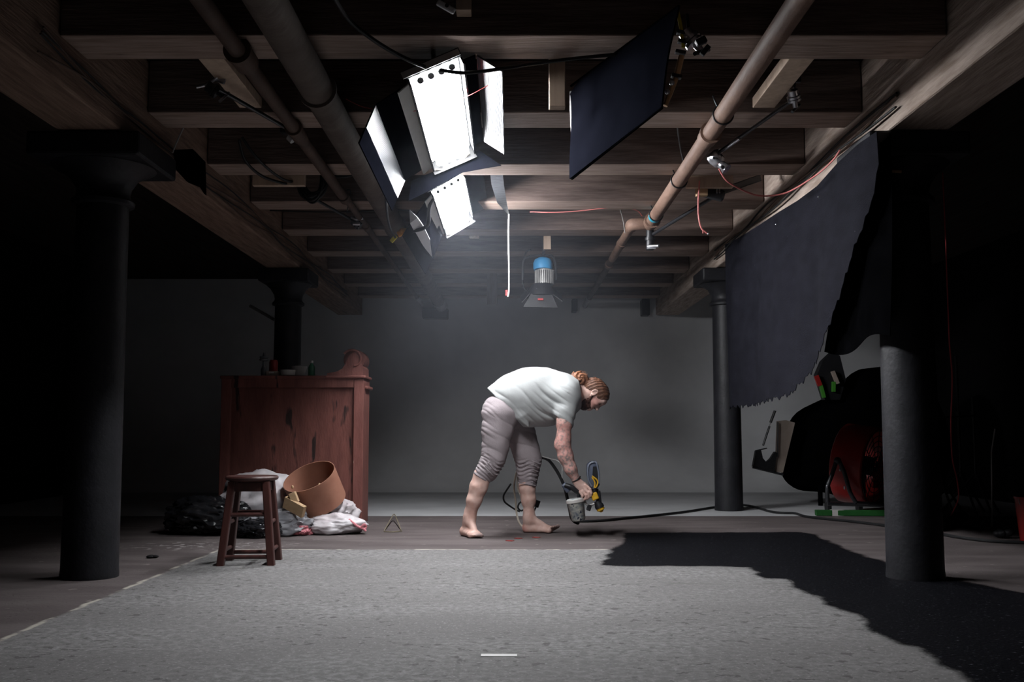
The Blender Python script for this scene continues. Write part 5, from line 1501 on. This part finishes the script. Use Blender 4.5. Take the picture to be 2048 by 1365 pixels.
finger([(1160, 966, HY + 0.026), (1172, 972, HY + 0.042), (1182, 981, HY + 0.044), (1187, 987, HY + 0.036)], 0.0125)   # thumb, far side
# legs
B.chain([(V(1002, 838, NEAR + 0.02), 0.10), (V(990, 895, NEAR - 0.01), 0.080), (V(984, 930, NEAR - 0.02), 0.066), (V(965, 952, NEAR - 0.02), 0.062), (V(957, 975, NEAR - 0.02), 0.063), (V(948, 1002, NEAR - 0.02), 0.053), (V(941, 1026, NEAR), 0.041), (V(938, 1044, NEAR), 0.041)], 0.03)
B.chain([(V(1030, 838, FAR - 0.03), 0.10), (V(1048, 890, FAR), 0.080), (V(1058, 925, FAR), 0.064), (V(1055, 950, FAR), 0.058), (V(1054, 975, FAR), 0.060), (V(1057, 1000, FAR), 0.052), (V(1058, 1026, FAR), 0.037), (V(1058, 1042, FAR), 0.038)], 0.03)
def foot(ank, heel, ball, side, lift, toes, r_heel=0.033):
    ank, heel, ball, side = Vector(ank), Vector(heel), Vector(ball), Vector(side)
    B.chain([(tuple(ank), 0.037), (tuple(heel), r_heel)], 0.03)
    B.cone(tuple(ank + Vector((0, 0, -0.005))), tuple(ball + Vector((0, 0, 0.006)) - side * 0.010), 0.036, 0.024, 0.03)
    B.cone(tuple(heel), tuple(ball - side * 0.022), r_heel, 0.022, 0.025)
    B.cone(tuple(heel), tuple(ball + side * 0.026), r_heel * 0.9, 0.020, 0.025)
    B.cone(tuple(ball - side * 0.028), tuple(ball + side * 0.030), 0.022, 0.019, 0.02)
    fw = (ball - heel); fw.z = 0; fw.normalize()
    for i in range(5):
        b0 = ball + side * (-0.034 + 0.0165 * i) - fw * 0.004 * i
        L = toes[i]
        p1 = b0 + fw * L * 0.55 + Vector((0, 0, lift * 0.5)); p2 = b0 + fw * L + Vector((0, 0, lift))
        r = 0.0155 if i == 0 else 0.0120 - 0.0007 * i
        p1.z = max(p1.z, r); p2.z = max(p2.z, r)
        B.chain([(tuple(b0), 0.014), (tuple(p1), r), (tuple(p2), r * 0.95)], 0.006)
# near foot: pointing towards the camera and right
hl = Vector((P(930, 1050, NEAR + 0.03).x, NEAR + 0.03, 0.033))
bl = Vector((P(948, 1060, NEAR - 0.12).x, NEAR - 0.115, 0.022))
fw = (bl - hl).normalized(); sd = Vector((-fw.y, fw.x, 0)) * -1     # towards the little toe (his right)
foot(Vector(V(939, 1036, NEAR)), hl, bl, Vector((fw.y, -fw.x, 0)), 0.0, (0.062, 0.056, 0.050, 0.044, 0.036))
# far foot: in profile, toes lifted
hl = Vector((P(1055, 1056, FAR).x, FAR + 0.01, 0.033))
bl = Vector((P(1098, 1056, FAR - 0.02).x, FAR - 0.03, 0.022))
fw = (bl - hl).normalized()
foot(Vector(V(1058, 1036, FAR)), hl, bl, Vector((fw.y, -fw.x, 0)), 0.030, (0.064, 0.062, 0.055, 0.048, 0.040))
B.displace(lambda x, y, z: 0.0012 * vnoise(x * 70, y * 70, z * 70, 1.0))

def skin_material():
    m, nt, b = nt_new('skin')
    L = nt.links.new
    tc = N(nt, 'ShaderNodeTexCoord')
    no = N(nt, 'ShaderNodeTexNoise'); no.inputs['Scale'].default_value = 22; no.inputs['Detail'].default_value = 5
    L(tc.outputs['Object'], no.inputs['Vector'])
    rp = N(nt, 'ShaderNodeValToRGB')
    rp.color_ramp.elements[0].position = 0.35; rp.color_ramp.elements[0].color = (0.58, 0.355, 0.295, 1)
    rp.color_ramp.elements[1].position = 0.66; rp.color_ramp.elements[1].color = (0.68, 0.47, 0.41, 1)
    L(no.outputs['Fac'], rp.inputs['Fac'])
    def mix(f, a, c):
        n = N(nt, 'ShaderNodeMix', data_type='RGBA')
        L(f, n.inputs['Factor']); L(a, n.inputs['A'])
        if isinstance(c, tuple): n.inputs['B'].default_value = (*c, 1)
        else: L(c, n.inputs['B'])
        return n.outputs['Result']
    # tattooed sleeve: fine dark and rosy patterning
    at_ = N(nt, 'ShaderNodeAttribute', attribute_name='tattoo')
    vo = N(nt, 'ShaderNodeTexNoise'); vo.inputs['Scale'].default_value = 48; vo.inputs['Detail'].default_value = 3
    L(tc.outputs['Object'], vo.inputs['Vector'])
    r2 = N(nt, 'ShaderNodeValToRGB')
    e = r2.color_ramp.elements
    e[0].position = 0.40; e[0].color = (0.17, 0.15, 0.16, 1)
    e[1].position = 0.50; e[1].color = (0.52, 0.31, 0.27, 1)
    x = e.new(0.58); x.color = (0.64, 0.28, 0.26, 1)
    x = e.new(0.66); x.color = (0.58, 0.45, 0.40, 1)
    L(vo.outputs['Fac'], r2.inputs['Fac'])
    col = mix(at_.outputs['Fac'], rp.outputs['Color'], r2.outputs['Color'])
    rd = N(nt, 'ShaderNodeAttribute', attribute_name='flush')
    col = mix(rd.outputs['Fac'], col, (0.60, 0.22, 0.19))
    dt = N(nt, 'ShaderNodeAttribute', attribute_name='grime')
    col = mix(dt.outputs['Fac'], col, (0.085, 0.075, 0.08))
    L(col, b.inputs['Base Color'])
    b.inputs['Roughness'].default_value = 0.55
    b.inputs['Specular IOR Level'].default_value = 0.35
    return m
M['skin'] = skin_material()
body = B.mesh('body', M['skin'], man, 2)
me = body.data
co = np.empty(len(me.vertices) * 3, np.float32); me.vertices.foreach_get('co', co)
co = co.reshape(-1, 3) + np.array(man.location, np.float32)
def attr(name, vals):
    a = me.attributes.new(name, 'FLOAT', 'POINT'); a.data.foreach_set('value', np.clip(vals, 0, 1).astype(np.float32))
def segdist(a, b_):
    a, b_ = np.array(a), np.array(b_); ba = b_ - a
    t = np.clip((co - a) @ ba / (ba @ ba), 0, 1)
    return np.linalg.norm(co - a - t[:, None] * ba, axis=1), t
d1, _ = segdist(sh, el); d2, _ = segdist(el, wr)
da = np.minimum(d1, d2)
zw = np.array(wr)[2]
attr('tattoo', np.where((da < 0.085) & (co[:, 2] < np.array(sh)[2] - 0.08) & (co[:, 1] < 7.52), np.clip((co[:, 2] - zw + 0.005) / 0.02, 0, 1) * 0.75, 0))
heel_far = np.array([P(1050, 1056, FAR).x, FAR, 0.03])
cheek = np.array(H(0.055, 0.05, -0.02))
attr('flush', np.clip(1 - np.linalg.norm(co - heel_far, axis=1) / 0.05, 0, 0.55) + np.clip(1 - np.linalg.norm(co - cheek, axis=1) / 0.06, 0, 0.45)
     + np.where((np.abs(co[:, 2] - P(1126, 880, AR).z) < 0.12) & (da < 0.08) & (co[:, 1] < 7.5), 0.22, 0))
toe_far = np.array([P(1117, 1054, FAR).x, FAR - 0.03, 0.03])
toe_near = np.array([P(962, 1068, NEAR - 0.17).x, NEAR - 0.17, 0.01])
sole = np.clip((0.012 - co[:, 2]) / 0.008, 0, 1) * 0.8
attr('grime', np.maximum(sole, np.maximum(np.clip(1.3 - np.linalg.norm(co - toe_far, axis=1) / 0.055, 0, 0.75), np.clip(1.3 - np.linalg.norm(co - toe_near, axis=1) / 0.05, 0, 0.7))))
for sg in (1, -1):
    mb = MB(); mb.sphere(H(0.0925, 0.033 * sg, 0.011), 0.0058, 12); mb.build('eye', M['eye'], man, True)
    mb = MB(); mb.tube([H(0.098, 0.018 * sg, 0.032), H(0.100, 0.034 * sg, 0.036), H(0.090, 0.052 * sg, 0.031)], 0.0042, seg=6, smooth_steps=3); mb.build('eyebrow', M['beard'], man, True)

# T-shirt
S = Field((P(960, 800, MY).x, 7.22, 0.75), (P(1190, 800, MY).x, 8.02, 1.34), 0.0055)
S.chain([(V(996, 806, MY), 0.135), (V(1022, 800, MY), 0.172), (V(1050, 796, MY), 0.205), (V(1072, 794, MY), 0.212), (V(1100, 795, MY), 0.202), (V(1124, 793, MY), 0.160), (V(1144, 788, MY), 0.092)], 0.06, 1.02)
S.cone(V(1130, 791, MY - 0.15), V(1130, 791, MY + 0.15), 0.118, 0.118, 0.08)
S.cone(V(1150, 783, MY), V(1158, 784, MY), 0.082, 0.080, 0.03)
S.chain([(V(1133, 798, 7.83), 0.105), (V(1104, 806, 7.86), 0.085), (V(1090, 808, 7.87), 0.078)], 0.035)
SL = Field((P(960, 800, MY).x, 7.22, 0.75), (P(1190, 800, MY).x, 8.02, 1.34), 0.0055)     # the near sleeve, on the same grid
SL.chain([(V(1132, 794, 7.45), 0.098), (V(1130, 822, 7.42), 0.080), (V(1125, 870, 7.405), 0.064)], 0.03)
S.cone(V(1044, 832, 7.47), V(1056, 853, 7.49), 0.040, 0.008, 0.04)      # the loose corner hanging at the belly
def shirt_folds(x, y, z):
    # px-like coordinates in the man's plane
    u = (x - P(1060, 800, MY).x); w = (z - P(1060, 800, MY).z)
    a = math.radians(-36)
    across = -u * math.sin(a) + w * math.cos(a)
    along = u * math.cos(a) + w * math.sin(a)
    low = np.clip((0.13 - w) / 0.10, 0, 1) * np.clip((w + 0.22) / 0.06, 0, 1) * np.clip((0.30 - np.abs(along)) / 0.12, 0, 1)
    q = across * 27 + 0.55 * np.sin(along * 7 + 0.6) + 0.3 * np.sin(along * 17)
    rid = (1 - np.abs(np.sin(q))) ** 3
    d = 0.018 * low * rid * (0.6 + 0.4 * np.sin(along * 11 + across * 9))
    q2 = across * 61 + 0.9 * np.sin(along * 9)
    d += 0.006 * low * (1 - np.abs(np.sin(q2))) ** 2 * np.clip(along / 0.1 + 0.4, 0, 1)
    # crumple at the hip
    hx, hz = P(1022, 820, MY).x, P(1022, 820, MY).z
    hr = np.hypot(x - hx, z - hz)
    d += 0.0035 * vnoise(x * 55, y * 30, z * 48, 0.7) * np.clip((0.15 - hr) / 0.10, 0, 1)
    # sleeve creases
    d += 0.003 * np.sin((x * 0.8 + z) * 95 + y * 10) * (x > P(1115, 800, MY).x) * np.clip((P(1, 830, MY).z - z) / 0.06 + 0.5, 0, 1)
    d += 0.003 * vnoise(x * 22, y * 22, z * 22, 2.0)
    return d
c_a, c_b = P(1107, 829, 7.40), P(1142, 857, 7.40)
dv = (c_b - c_a); nn = Vector((dv.z, 0, -dv.x))
if nn.z > 0: nn = -nn
SL.cut(c_a, nn)
S._merge((slice(None), slice(None), slice(None)), SL.d, 0.040)
S.displace(shirt_folds)
# hem, neck and cuff edges
a_, b_ = P(977, 780, MY), P(1031, 838, MY)
S.cut(a_, Vector((-(b_ - a_).z, 0, (b_ - a_).x)) * -1 if (Vector((-(b_ - a_).z, 0, (b_ - a_).x)).x > 0) else Vector((-(b_ - a_).z, 0, (b_ - a_).x)))
S.cut(P(1159, 785, MY), (1, 0, 0.10))
shirt = S.mesh('t_shirt', M['shirt'], man, 1)

# trousers
T = Field((P(945, 800, MY).x, 7.20, 0.30), (P(1100, 800, MY).x, 8.02, 1.16), 0.0055)
T.cone(V(998, 822, MY - 0.06), V(998, 822, MY + 0.08), 0.128, 0.128, 0.05)
T.cone(V(1012, 828, MY - 0.06), V(1018, 828, MY + 0.08), 0.120, 0.120, 0.05)
T.chain([(V(998, 832, NEAR + 0.01), 0.128), (V(994, 862, NEAR), 0.112), (V(991, 892, NEAR - 0.01), 0.098), (V(987, 918, NEAR - 0.02), 0.085), (V(978, 937, NEAR - 0.02), 0.080), (V(962, 957, NEAR - 0.02), 0.071)], 0.035)
T.chain([(V(1028, 832, FAR - 0.03), 0.120), (V(1042, 872, FAR), 0.110), (V(1053, 905, FAR), 0.100), (V(1058, 925, FAR), 0.094), (V(1056, 945, FAR), 0.078), (V(1055, 975, FAR), 0.068)], 0.035)
def trouser_folds(x, y, z):
    near = y < (NEAR + FAR) / 2
    kz = np.where(near, P(1, 925, NEAR).z, P(1, 930, FAR).z)
    # axis coordinate down the lower leg (the near one slopes)
    t = np.where(near, (z - kz) - (x - P(985, 925, NEAR).x) * -0.55, z - kz)
    gather = np.clip((0.06 - t) / 0.05, 0, 1) * np.clip((t + 0.17) / 0.04, 0.0, 1)
    w = t + 0.016 * vnoise(x * 16, y * 13, z * 12, 0.3) + 0.010 * np.sin(x * 34 + y * 27)
    nz = vnoise(x * 13 + 5, y * 11, w * 135, 0.9)
    d = 0.011 * gather * (1 - np.clip(np.abs(nz) * 2.6, 0, 1)) - 0.001 * gather
    d += -0.005 * gather * vnoise(x * 45, y * 40, w * 120, 1.9)
    seat = np.clip((P(1000, 1, MY).x - x) / 0.10, 0, 1) * np.clip((z - P(1, 905, MY).z) / 0.1, 0, 1)
    sq = (z + 0.55 * x) * 44 + 1.5 * np.sin(y * 9) + 1.2 * vnoise(x * 9, y * 8, z * 7, 4.0)
    d += 0.006 * seat * (1 - np.abs(np.sin(sq))) ** 3
    thigh = np.clip((z - kz) / 0.1, 0, 1)
    tq = (z * 0.95 + x * 0.45) * 24 + 1.4 * vnoise(x * 8, y * 8, z * 6, 2.2)
    d += 0.0045 * thigh * (1 - np.abs(np.sin(tq))) ** 4
    d += 0.0035 * vnoise(x * 25, y * 25, z * 25, 3.0)
    return d
T.displace(trouser_folds)
def cut_leg(field, p, n, ya, yb):
    n = np.array(Vector(n).normalized(), np.float32)
    g = np.meshgrid(*field.ax, indexing='ij', sparse=True)
    pl = (g[0] - p[0]) * n[0] + (g[1] - p[1]) * n[1] + (g[2] - p[2]) * n[2]
    msk = (g[1] >= ya) & (g[1] < yb) & (g[2] < P(1, 900, MY).z)
    field.d = np.where(msk, np.maximum(field.d, pl), field.d).astype(np.float32)
ca, cb = P(949, 948, NEAR), P(973, 964, NEAR)
nn = Vector(((cb - ca).z, 0, -(cb - ca).x))
if nn.z > 0: nn = -nn
ymid = 7.635
cut_leg(T, ca, nn, 0, ymid)
ca, cb = P(1036, 969, FAR), P(1072, 974, FAR)
nn = Vector(((cb - ca).z, 0, -(cb - ca).x))
if nn.z > 0: nn = -nn
cut_leg(T, ca, nn, ymid, 99)
trous = T.mesh('trousers', M['trousers'], man, 1)
for pts in ([V(1036, 966, FAR - 0.058), V(1046, 968, FAR - 0.072), V(1060, 970, FAR - 0.070), V(1071, 972, FAR - 0.055)],):
    mb = MB(); mb.tube(pts, 0.0035, seg=6, smooth_steps=4); mb.build('hem_seam', M['trousers'], trous, True)

# hair, bun and beard
Hf = Field(H(0, 0, 0), H(0, 0, 0), 0.0045) if False else Field((ear.x - 0.20, MY - 0.12, ear.z - 0.10), (ear.x + 0.19, MY + 0.12, ear.z + 0.19), 0.0042)
Hf.ell(H(0.010, 0, 0.036), (0.101, 0.083, 0.088), HR, 0.02)
Hf.ell(H(-0.030, 0, 0.022), (0.092, 0.080, 0.085), HR, 0.02)
# keep the face, the cheek and the ear free
g = np.meshgrid(*Hf.ax, indexing='ij', sparse=True)
lf = sum((g[i] - ear[i]) * E_f[i] for i in range(3)); lu = sum((g[i] - ear[i]) * E_up[i] for i in range(3)); ls = np.abs(sum((g[i] - ear[i]) * E_s[i] for i in range(3)) + 0 * lf)
hairline = np.maximum(lf - 0.078 + np.clip(0.06 - lu, -0.1, 0.1) * 0.55, 0.012 - lu + np.clip(-lf - 0.005, 0, 0.06) * -0.9)
Hf.d = np.maximum(Hf.d, np.minimum(hairline, 0.05)).astype(np.float32)
Hf.displace(lambda x, y, z: 0.0022 * np.sin((x - ear.x) * 30 + ((x - ear.x) * E_up.z * -1 + (z - ear.z) * E_up.x) * 260 + y * 120) + 0.002 * vnoise(x * 80, y * 80, z * 80, 0.5))
Hf.mesh('hair', M['hair'], man, 1)
Bn = Field((ear.x - 0.24, MY - 0.13, ear.z - 0.02), (ear.x + 0.05, MY + 0.13, ear.z + 0.24), 0.0045)
bc = P(1161, 757, MY)
Bn.ell(bc, (0.066, 0.060, 0.048), None, 0.02)
Bn.ell(P(1152, 754, MY), (0.038, 0.045, 0.036), None, 0.02)
Bn.cone(P(1166, 764, MY), P(1182, 772, MY), 0.032, 0.036, 0.02)
def bun_curls(x, y, z):
    r = np.hypot(x - bc.x, z - bc.z); a = np.arctan2(z - bc.z, x - bc.x)
    return 0.005 * np.sin(a * 3 + r * 190 + y * 30) + 0.005 * vnoise(x * 75, y * 75, z * 75, 1.1)
Bn.displace(bun_curls)
Bn.mesh('hair_bun', M['hair_light'], man, 1)
mb = MB()
for k in range(26):
    a = rnd.uniform(0.3, 3.0); p0 = bc + Vector((0.05 * math.cos(a), rnd.uniform(-0.05, 0.05), 0.038 * math.sin(a)))
    mb.tube([p0, p0 + Vector((0.012 * math.cos(a) + rnd.uniform(-0.01, 0.01), 0, 0.016 * math.sin(a))), p0 + Vector((0.018 * math.cos(a) + rnd.uniform(-0.02, 0.02), 0, 0.022 * math.sin(a)))], 0.0009, seg=4)
mb.build('loose_strands', M['hair_light'], man, True)
Be = Field((ear.x - 0.20, MY - 0.10, ear.z - 0.24), (ear.x + 0.14, MY + 0.10, ear.z + 0.05), 0.0042)
Be.ell(H(0.054, 0, -0.072), (0.046, 0.056, 0.044), HR, 0.02)
Be.ell(H(0.050, 0, -0.105), (0.036, 0.042, 0.036), HR, 0.02)
Be.ell(H(0.028, 0, -0.080), (0.034, 0.055, 0.042), HR, 0.02)
for sg in (1, -1):
    Be.cone(H(0.010, 0.066 * sg, -0.012), H(0.034, 0.054 * sg, -0.062), 0.010, 0.016, 0.02)
Be.cone(H(0.106, 0.022, -0.038), H(0.110, 0, -0.033), 0.0055, 0.0065, 0.004)
Be.cone(H(0.106, -0.022, -0.038), H(0.110, 0, -0.033), 0.0055, 0.0065, 0.004)
Be.carve(H(0.108, 0, -0.049), (0.016, 0.024, 0.012), HR, 0.005)
Be.displace(lambda x, y, z: 0.004 * vnoise(x * 85, y * 85, z * 85, 0.2) + 0.002 * np.sin(x * 300 + y * 200 + z * 150))
Be.mesh('beard', M['beard'], man, 1)
# bracelet
mb = MB()
bw = (Vector(V(1146, 960, AR + 0.02)) + Vector(V(1160, 954, AR + 0.02))) / 2
axw = (Vector(V(1166, 976, HY)) - Vector(V(1141, 938, AR))).normalized()
qw = axw.to_track_quat('Z', 'Y').to_matrix()
mb.tube([Vector(V(1152.5, 959, AR + 0.02)) + qw @ Vector((0.0345 * math.cos(a), 0.0345 * math.sin(a), 0)) for a in [2 * math.pi * k / 28 for k in range(29)]], 0.0048, seg=7, caps=False)
mb.build('bracelet', M['black_rubber'], man, True)

# ------------------------------------------------------------------ the paint sprayer in his hand
SY = 7.42
t = thing('paint_sprayer', 'hand held paint sprayer with grey body, amber fittings and a spattered white cup', 'paint sprayer', P(1170, 1000, SY))
# tall slate body with clear window
mb = MB()
outl = [(1174, 930), (1180, 924), (1192, 922), (1197, 930), (1200, 950), (1200, 970), (1195, 978), (1185, 980), (1179, 972), (1174, 950)]
mb.prism([P(x, y, SY - 0.03) for x, y in outl], (0, 0.075, 0))
es = [e for e in mb.bm.edges if e.calc_length() > 0]
bmesh.ops.bevel(mb.bm, geom=es, offset=0.008, segments=2, affect='EDGES', profile=0.5)
mb.build('motor_housing', M['tool_grey'], t, True)
mb = MB(); mb.tube([P(x, y, SY - 0.033) for x, y in ((1184, 974), (1177, 960), (1176, 936), (1181, 927), (1191, 925), (1195, 934), (1198, 952), (1198, 968))], 0.007, seg=8, smooth_steps=4); mb.build('housing_rib', M['tool_rim'], t, True)
mb = MB(); mb.prism([P(x, y, SY - 0.034) for x, y in ((1186, 934), (1194, 933), (1197, 952), (1196, 966), (1189, 968), (1185, 950))], (0, 0.008, 0)); mb.build('window', M['black_plastic'], t)
mb = MB(); mb.tube([P(x, y, SY - 0.039) for x, y in ((1184, 953), (1186, 954), (1195, 962), (1194, 972), (1189, 976), (1190, 966), (1184, 955))], 0.0055, seg=7, smooth_steps=3); mb.build('trim_loop', M['tool_yellow'], t, True)
mb = MB(); mb.cyl(P(1190, 978, SY), P(1190, 990, SY), 0.026, seg=20); mb.build('neck', M['black_plastic'], t, True)
mb = MB(); mb.box_between(P(1186, 986, SY - 0.01), P(1192, 1000, SY - 0.01), 0.05, 0.042, up=(0, 1, 0), bevel=0.008); mb.build('valve_block', M['tool_yellow'], t)
mb = MB(); mb.box_between(P(1195, 982, SY), P(1198, 1006, SY), 0.04, 0.026, up=(0, 1, 0), bevel=0.006); mb.build('rear_block', M['black_plastic'], t)
nz = (P(1204, 1026, SY) - P(1194, 1004, SY)).normalized()
mb = MB(); mb.lathe(P(1194, 1003, SY), [(0, 0), (0.024, 0), (0.028, 0.02), (0.034, 0.035), (0.034, 0.052), (0, 0.052)], axis=nz, seg=28); mb.build('nozzle', M['black_plastic'], t, True)
mb = MB(); mb.lathe(P(1194, 1003, SY) + nz * 0.052, [(0, 0), (0.030, 0), (0.030, 0.018), (0.018, 0.024), (0.010, 0.034), (0, 0.034)], axis=nz, seg=28); mb.build('spray_cap', M['tool_yellow'], t, True)
# handle gripped by the hand
mb = MB(); mb.tube([P(1190, 992, SY), P(1176, 990, SY), P(1164, 988, SY), P(1152, 982, SY), P(1142, 975, SY), P(1130, 971, SY + 0.01)], lambda s: 0.020 - 0.002 * s, seg=14, smooth_steps=4); mb.build('handle', M['black_plastic'], t, True)
mb = MB(); mb.box_between(P(1138, 984, SY + 0.03), P(1127, 968, SY + 0.03), 0.045, 0.05, up=(0, 1, 0), bevel=0.012); mb.build('handle_end', M['tool_grey'], t)
mb = MB(); mb.tube([P(1168, 992, SY), P(1170, 1004, SY), P(1174, 1010, SY), P(1184, 1010, SY), P(1192, 1006, SY)], 0.008, seg=8, smooth_steps=3); mb.build('linkage', M['grey_metal'], t, True)
mb = MB(); mb.box(P(1178, 1016, SY), (0.03, 0.05, 0.045), Matrix.Rotation(0.3, 3, 'Y'), bevel=0.006); mb.build('knob', M['black_plastic'], t)
# cup
axc = (P(1151, 999, SY) - P(1158, 1040, SY)).normalized()
mb = MB(); mb.lathe(P(1157.5, 1042, SY), [(0, 0), (0.044, 0), (0.052, 0.01), (0.062, 0.13), (0.066, 0.135), (0.066, 0.158), (0.055, 0.165), (0, 0.168)], axis=axc, seg=40); mb.build('cup', M['cup'], t, True)
mb = MB(); mb.lathe(P(1157.5, 1042, SY), [(0.0665, 0.134), (0.0685, 0.136), (0.0685, 0.157), (0.0665, 0.159)], axis=axc, seg=40); mb.build('cup_rim', M['porcelain'], t, True)
mb = MB(); mb.tube([P(1163, 1000, SY), P(1166, 990, SY)], 0.014, seg=10); mb.tube([P(1156, 1000, SY), P(1158, 988, SY)], 0.012, seg=10); mb.build('cup_stem', M['black_plastic'], t, True)
# hose from the sprayer: up behind the leg, and down to the floor
cable('supply_hose', 'black hose arching from behind the man\'s knee down past the sprayer cup to the floor', [P(1060, 912, 7.95), P(1082, 915, 7.9), P(1097, 921, 7.85), P(1110, 937, 7.75), P(1121, 956, 7.65), P(1129, 975, 7.55), P(1134, 995, 7.53), P(1139, 1018, 7.53), P(1143, 1036, 7.56), P(1149, 1044, 7.62), P(1156, 1047, 7.7)], 0.0125, M['black_rubber'], 'hose')
cable('thin_cable', 'thin grey cord beside the black hose behind the forearm', [P(1082, 913, 7.8), P(1100, 918, 7.75), P(1116, 923, 7.7), P(1124, 934, 7.7), P(1124, 946, 7.68), P(1124, 964, 7.6)], 0.0045, M['grey_metal'], 'cord')
cable('cream_cable', 'cream cord hanging behind the far calf to the heel on the floor', [P(1040, 930, 7.86), P(1032, 950, 7.88), P(1028, 975, 7.9), P(1031, 1000, 7.9), P(1033, 1025, 7.9), P(1038, 1045, 7.86), P(1047, 1057, 7.84)], 0.0075, M['cream_cord'], 'cord')
cable('cream_cable', 'second cream cord hanging close along the far calf', [P(1036, 945, 7.86), P(1034, 968, 7.87), P(1038, 985, 7.87), P(1044, 1000, 7.87), P(1050, 1012, 7.88)], 0.005, M['cream_cord'], 'cord')
cable('black_lead', 'black lead curling between the man\'s two feet', [P(1022, 968, 7.95), P(1012, 983, 7.95), P(1007, 993, 7.95), P(1009, 1004, 7.95), P(1020, 1013, 7.95), P(1031, 1020, 7.95), P(1040, 1024, 7.95)], 0.007, M['black_rubber'], 'cable')
cable('black_lead', 'black lead loop just behind the far ankle', [P(1044, 1003, 7.95), P(1038, 1008, 7.95), P(1036, 1016, 7.95), P(1042, 1022, 7.95), P(1052, 1018, 7.95)], 0.007, M['black_rubber'], 'cable')
t = thing('plug_adapter', 'black plug adapter showing just right of the far shin', 'adapter', P(1073, 1015, 7.98))
mb = MB(); mb.box(P(1074, 1008, 7.98), (0.04, 0.04, 0.055), Matrix.Rotation(0.35, 3, 'Y'), bevel=0.004); mb.build('case', M['black_plastic'], t)
a_ = P(1072, 1015, 7.98)
mb = MB(); mb.tube([a_, P(1066, 1030, 8.0), Vector((P(1060, 1045, 8.02).x, 8.02, 0.008)), Vector((P(1050, 1045, 8.02).x, 8.05, 0.008))], 0.006, seg=8, smooth_steps=4); mb.build('lead', M['black_rubber'], t, True)

# ------------------------------------------------------------------ haze of paint mist in the lamp light
def haze():
    m = bpy.data.materials.new('paint_mist')
    m.use_nodes = True
    nt = m.node_tree
    for n in list(nt.nodes):
        if n.type != 'OUTPUT_MATERIAL': nt.nodes.remove(n)
    out = nt.nodes[0]
    vs = N(nt, 'ShaderNodeVolumeScatter')
    vs.inputs['Color'].default_value = (0.80, 0.86, 1.0, 1)
    vs.inputs['Anisotropy'].default_value = 0.0
    tc = N(nt, 'ShaderNodeTexCoord')
    ln = N(nt, 'ShaderNodeVectorMath', operation='LENGTH')
    mp = N(nt, 'ShaderNodeMapping'); mp.inputs['Location'].default_value = (-1, -1, -1); mp.inputs['Scale'].default_value = (2, 2, 2)
    nt.links.new(tc.outputs['Generated'], mp.inputs[0]); nt.links.new(mp.outputs[0], ln.inputs[0])
    mr = N(nt, 'ShaderNodeMapRange', interpolation_type='SMOOTHSTEP')
    mr.inputs['From Min'].default_value = 0.15; mr.inputs['From Max'].default_value = 1.0
    mr.inputs['To Min'].default_value = HAZE; mr.inputs['To Max'].default_value = 0.0
    nt.links.new(ln.outputs['Value'], mr.inputs['Value'])
    nt.links.new(mr.outputs[0], vs.inputs['Density'])
    nt.links.new(vs.outputs[0], out.inputs['Volume'])
    mb = MB(); mb.box((-0.15, 8.0, 1.75), (3.4, 9.0, 3.0))
    o = mb.build('haze', m)
    tag(o, 'faint bluish mist hanging around the two fluorescent lamps', 'haze', None, 'stuff')
HAZE = 0.011
haze()
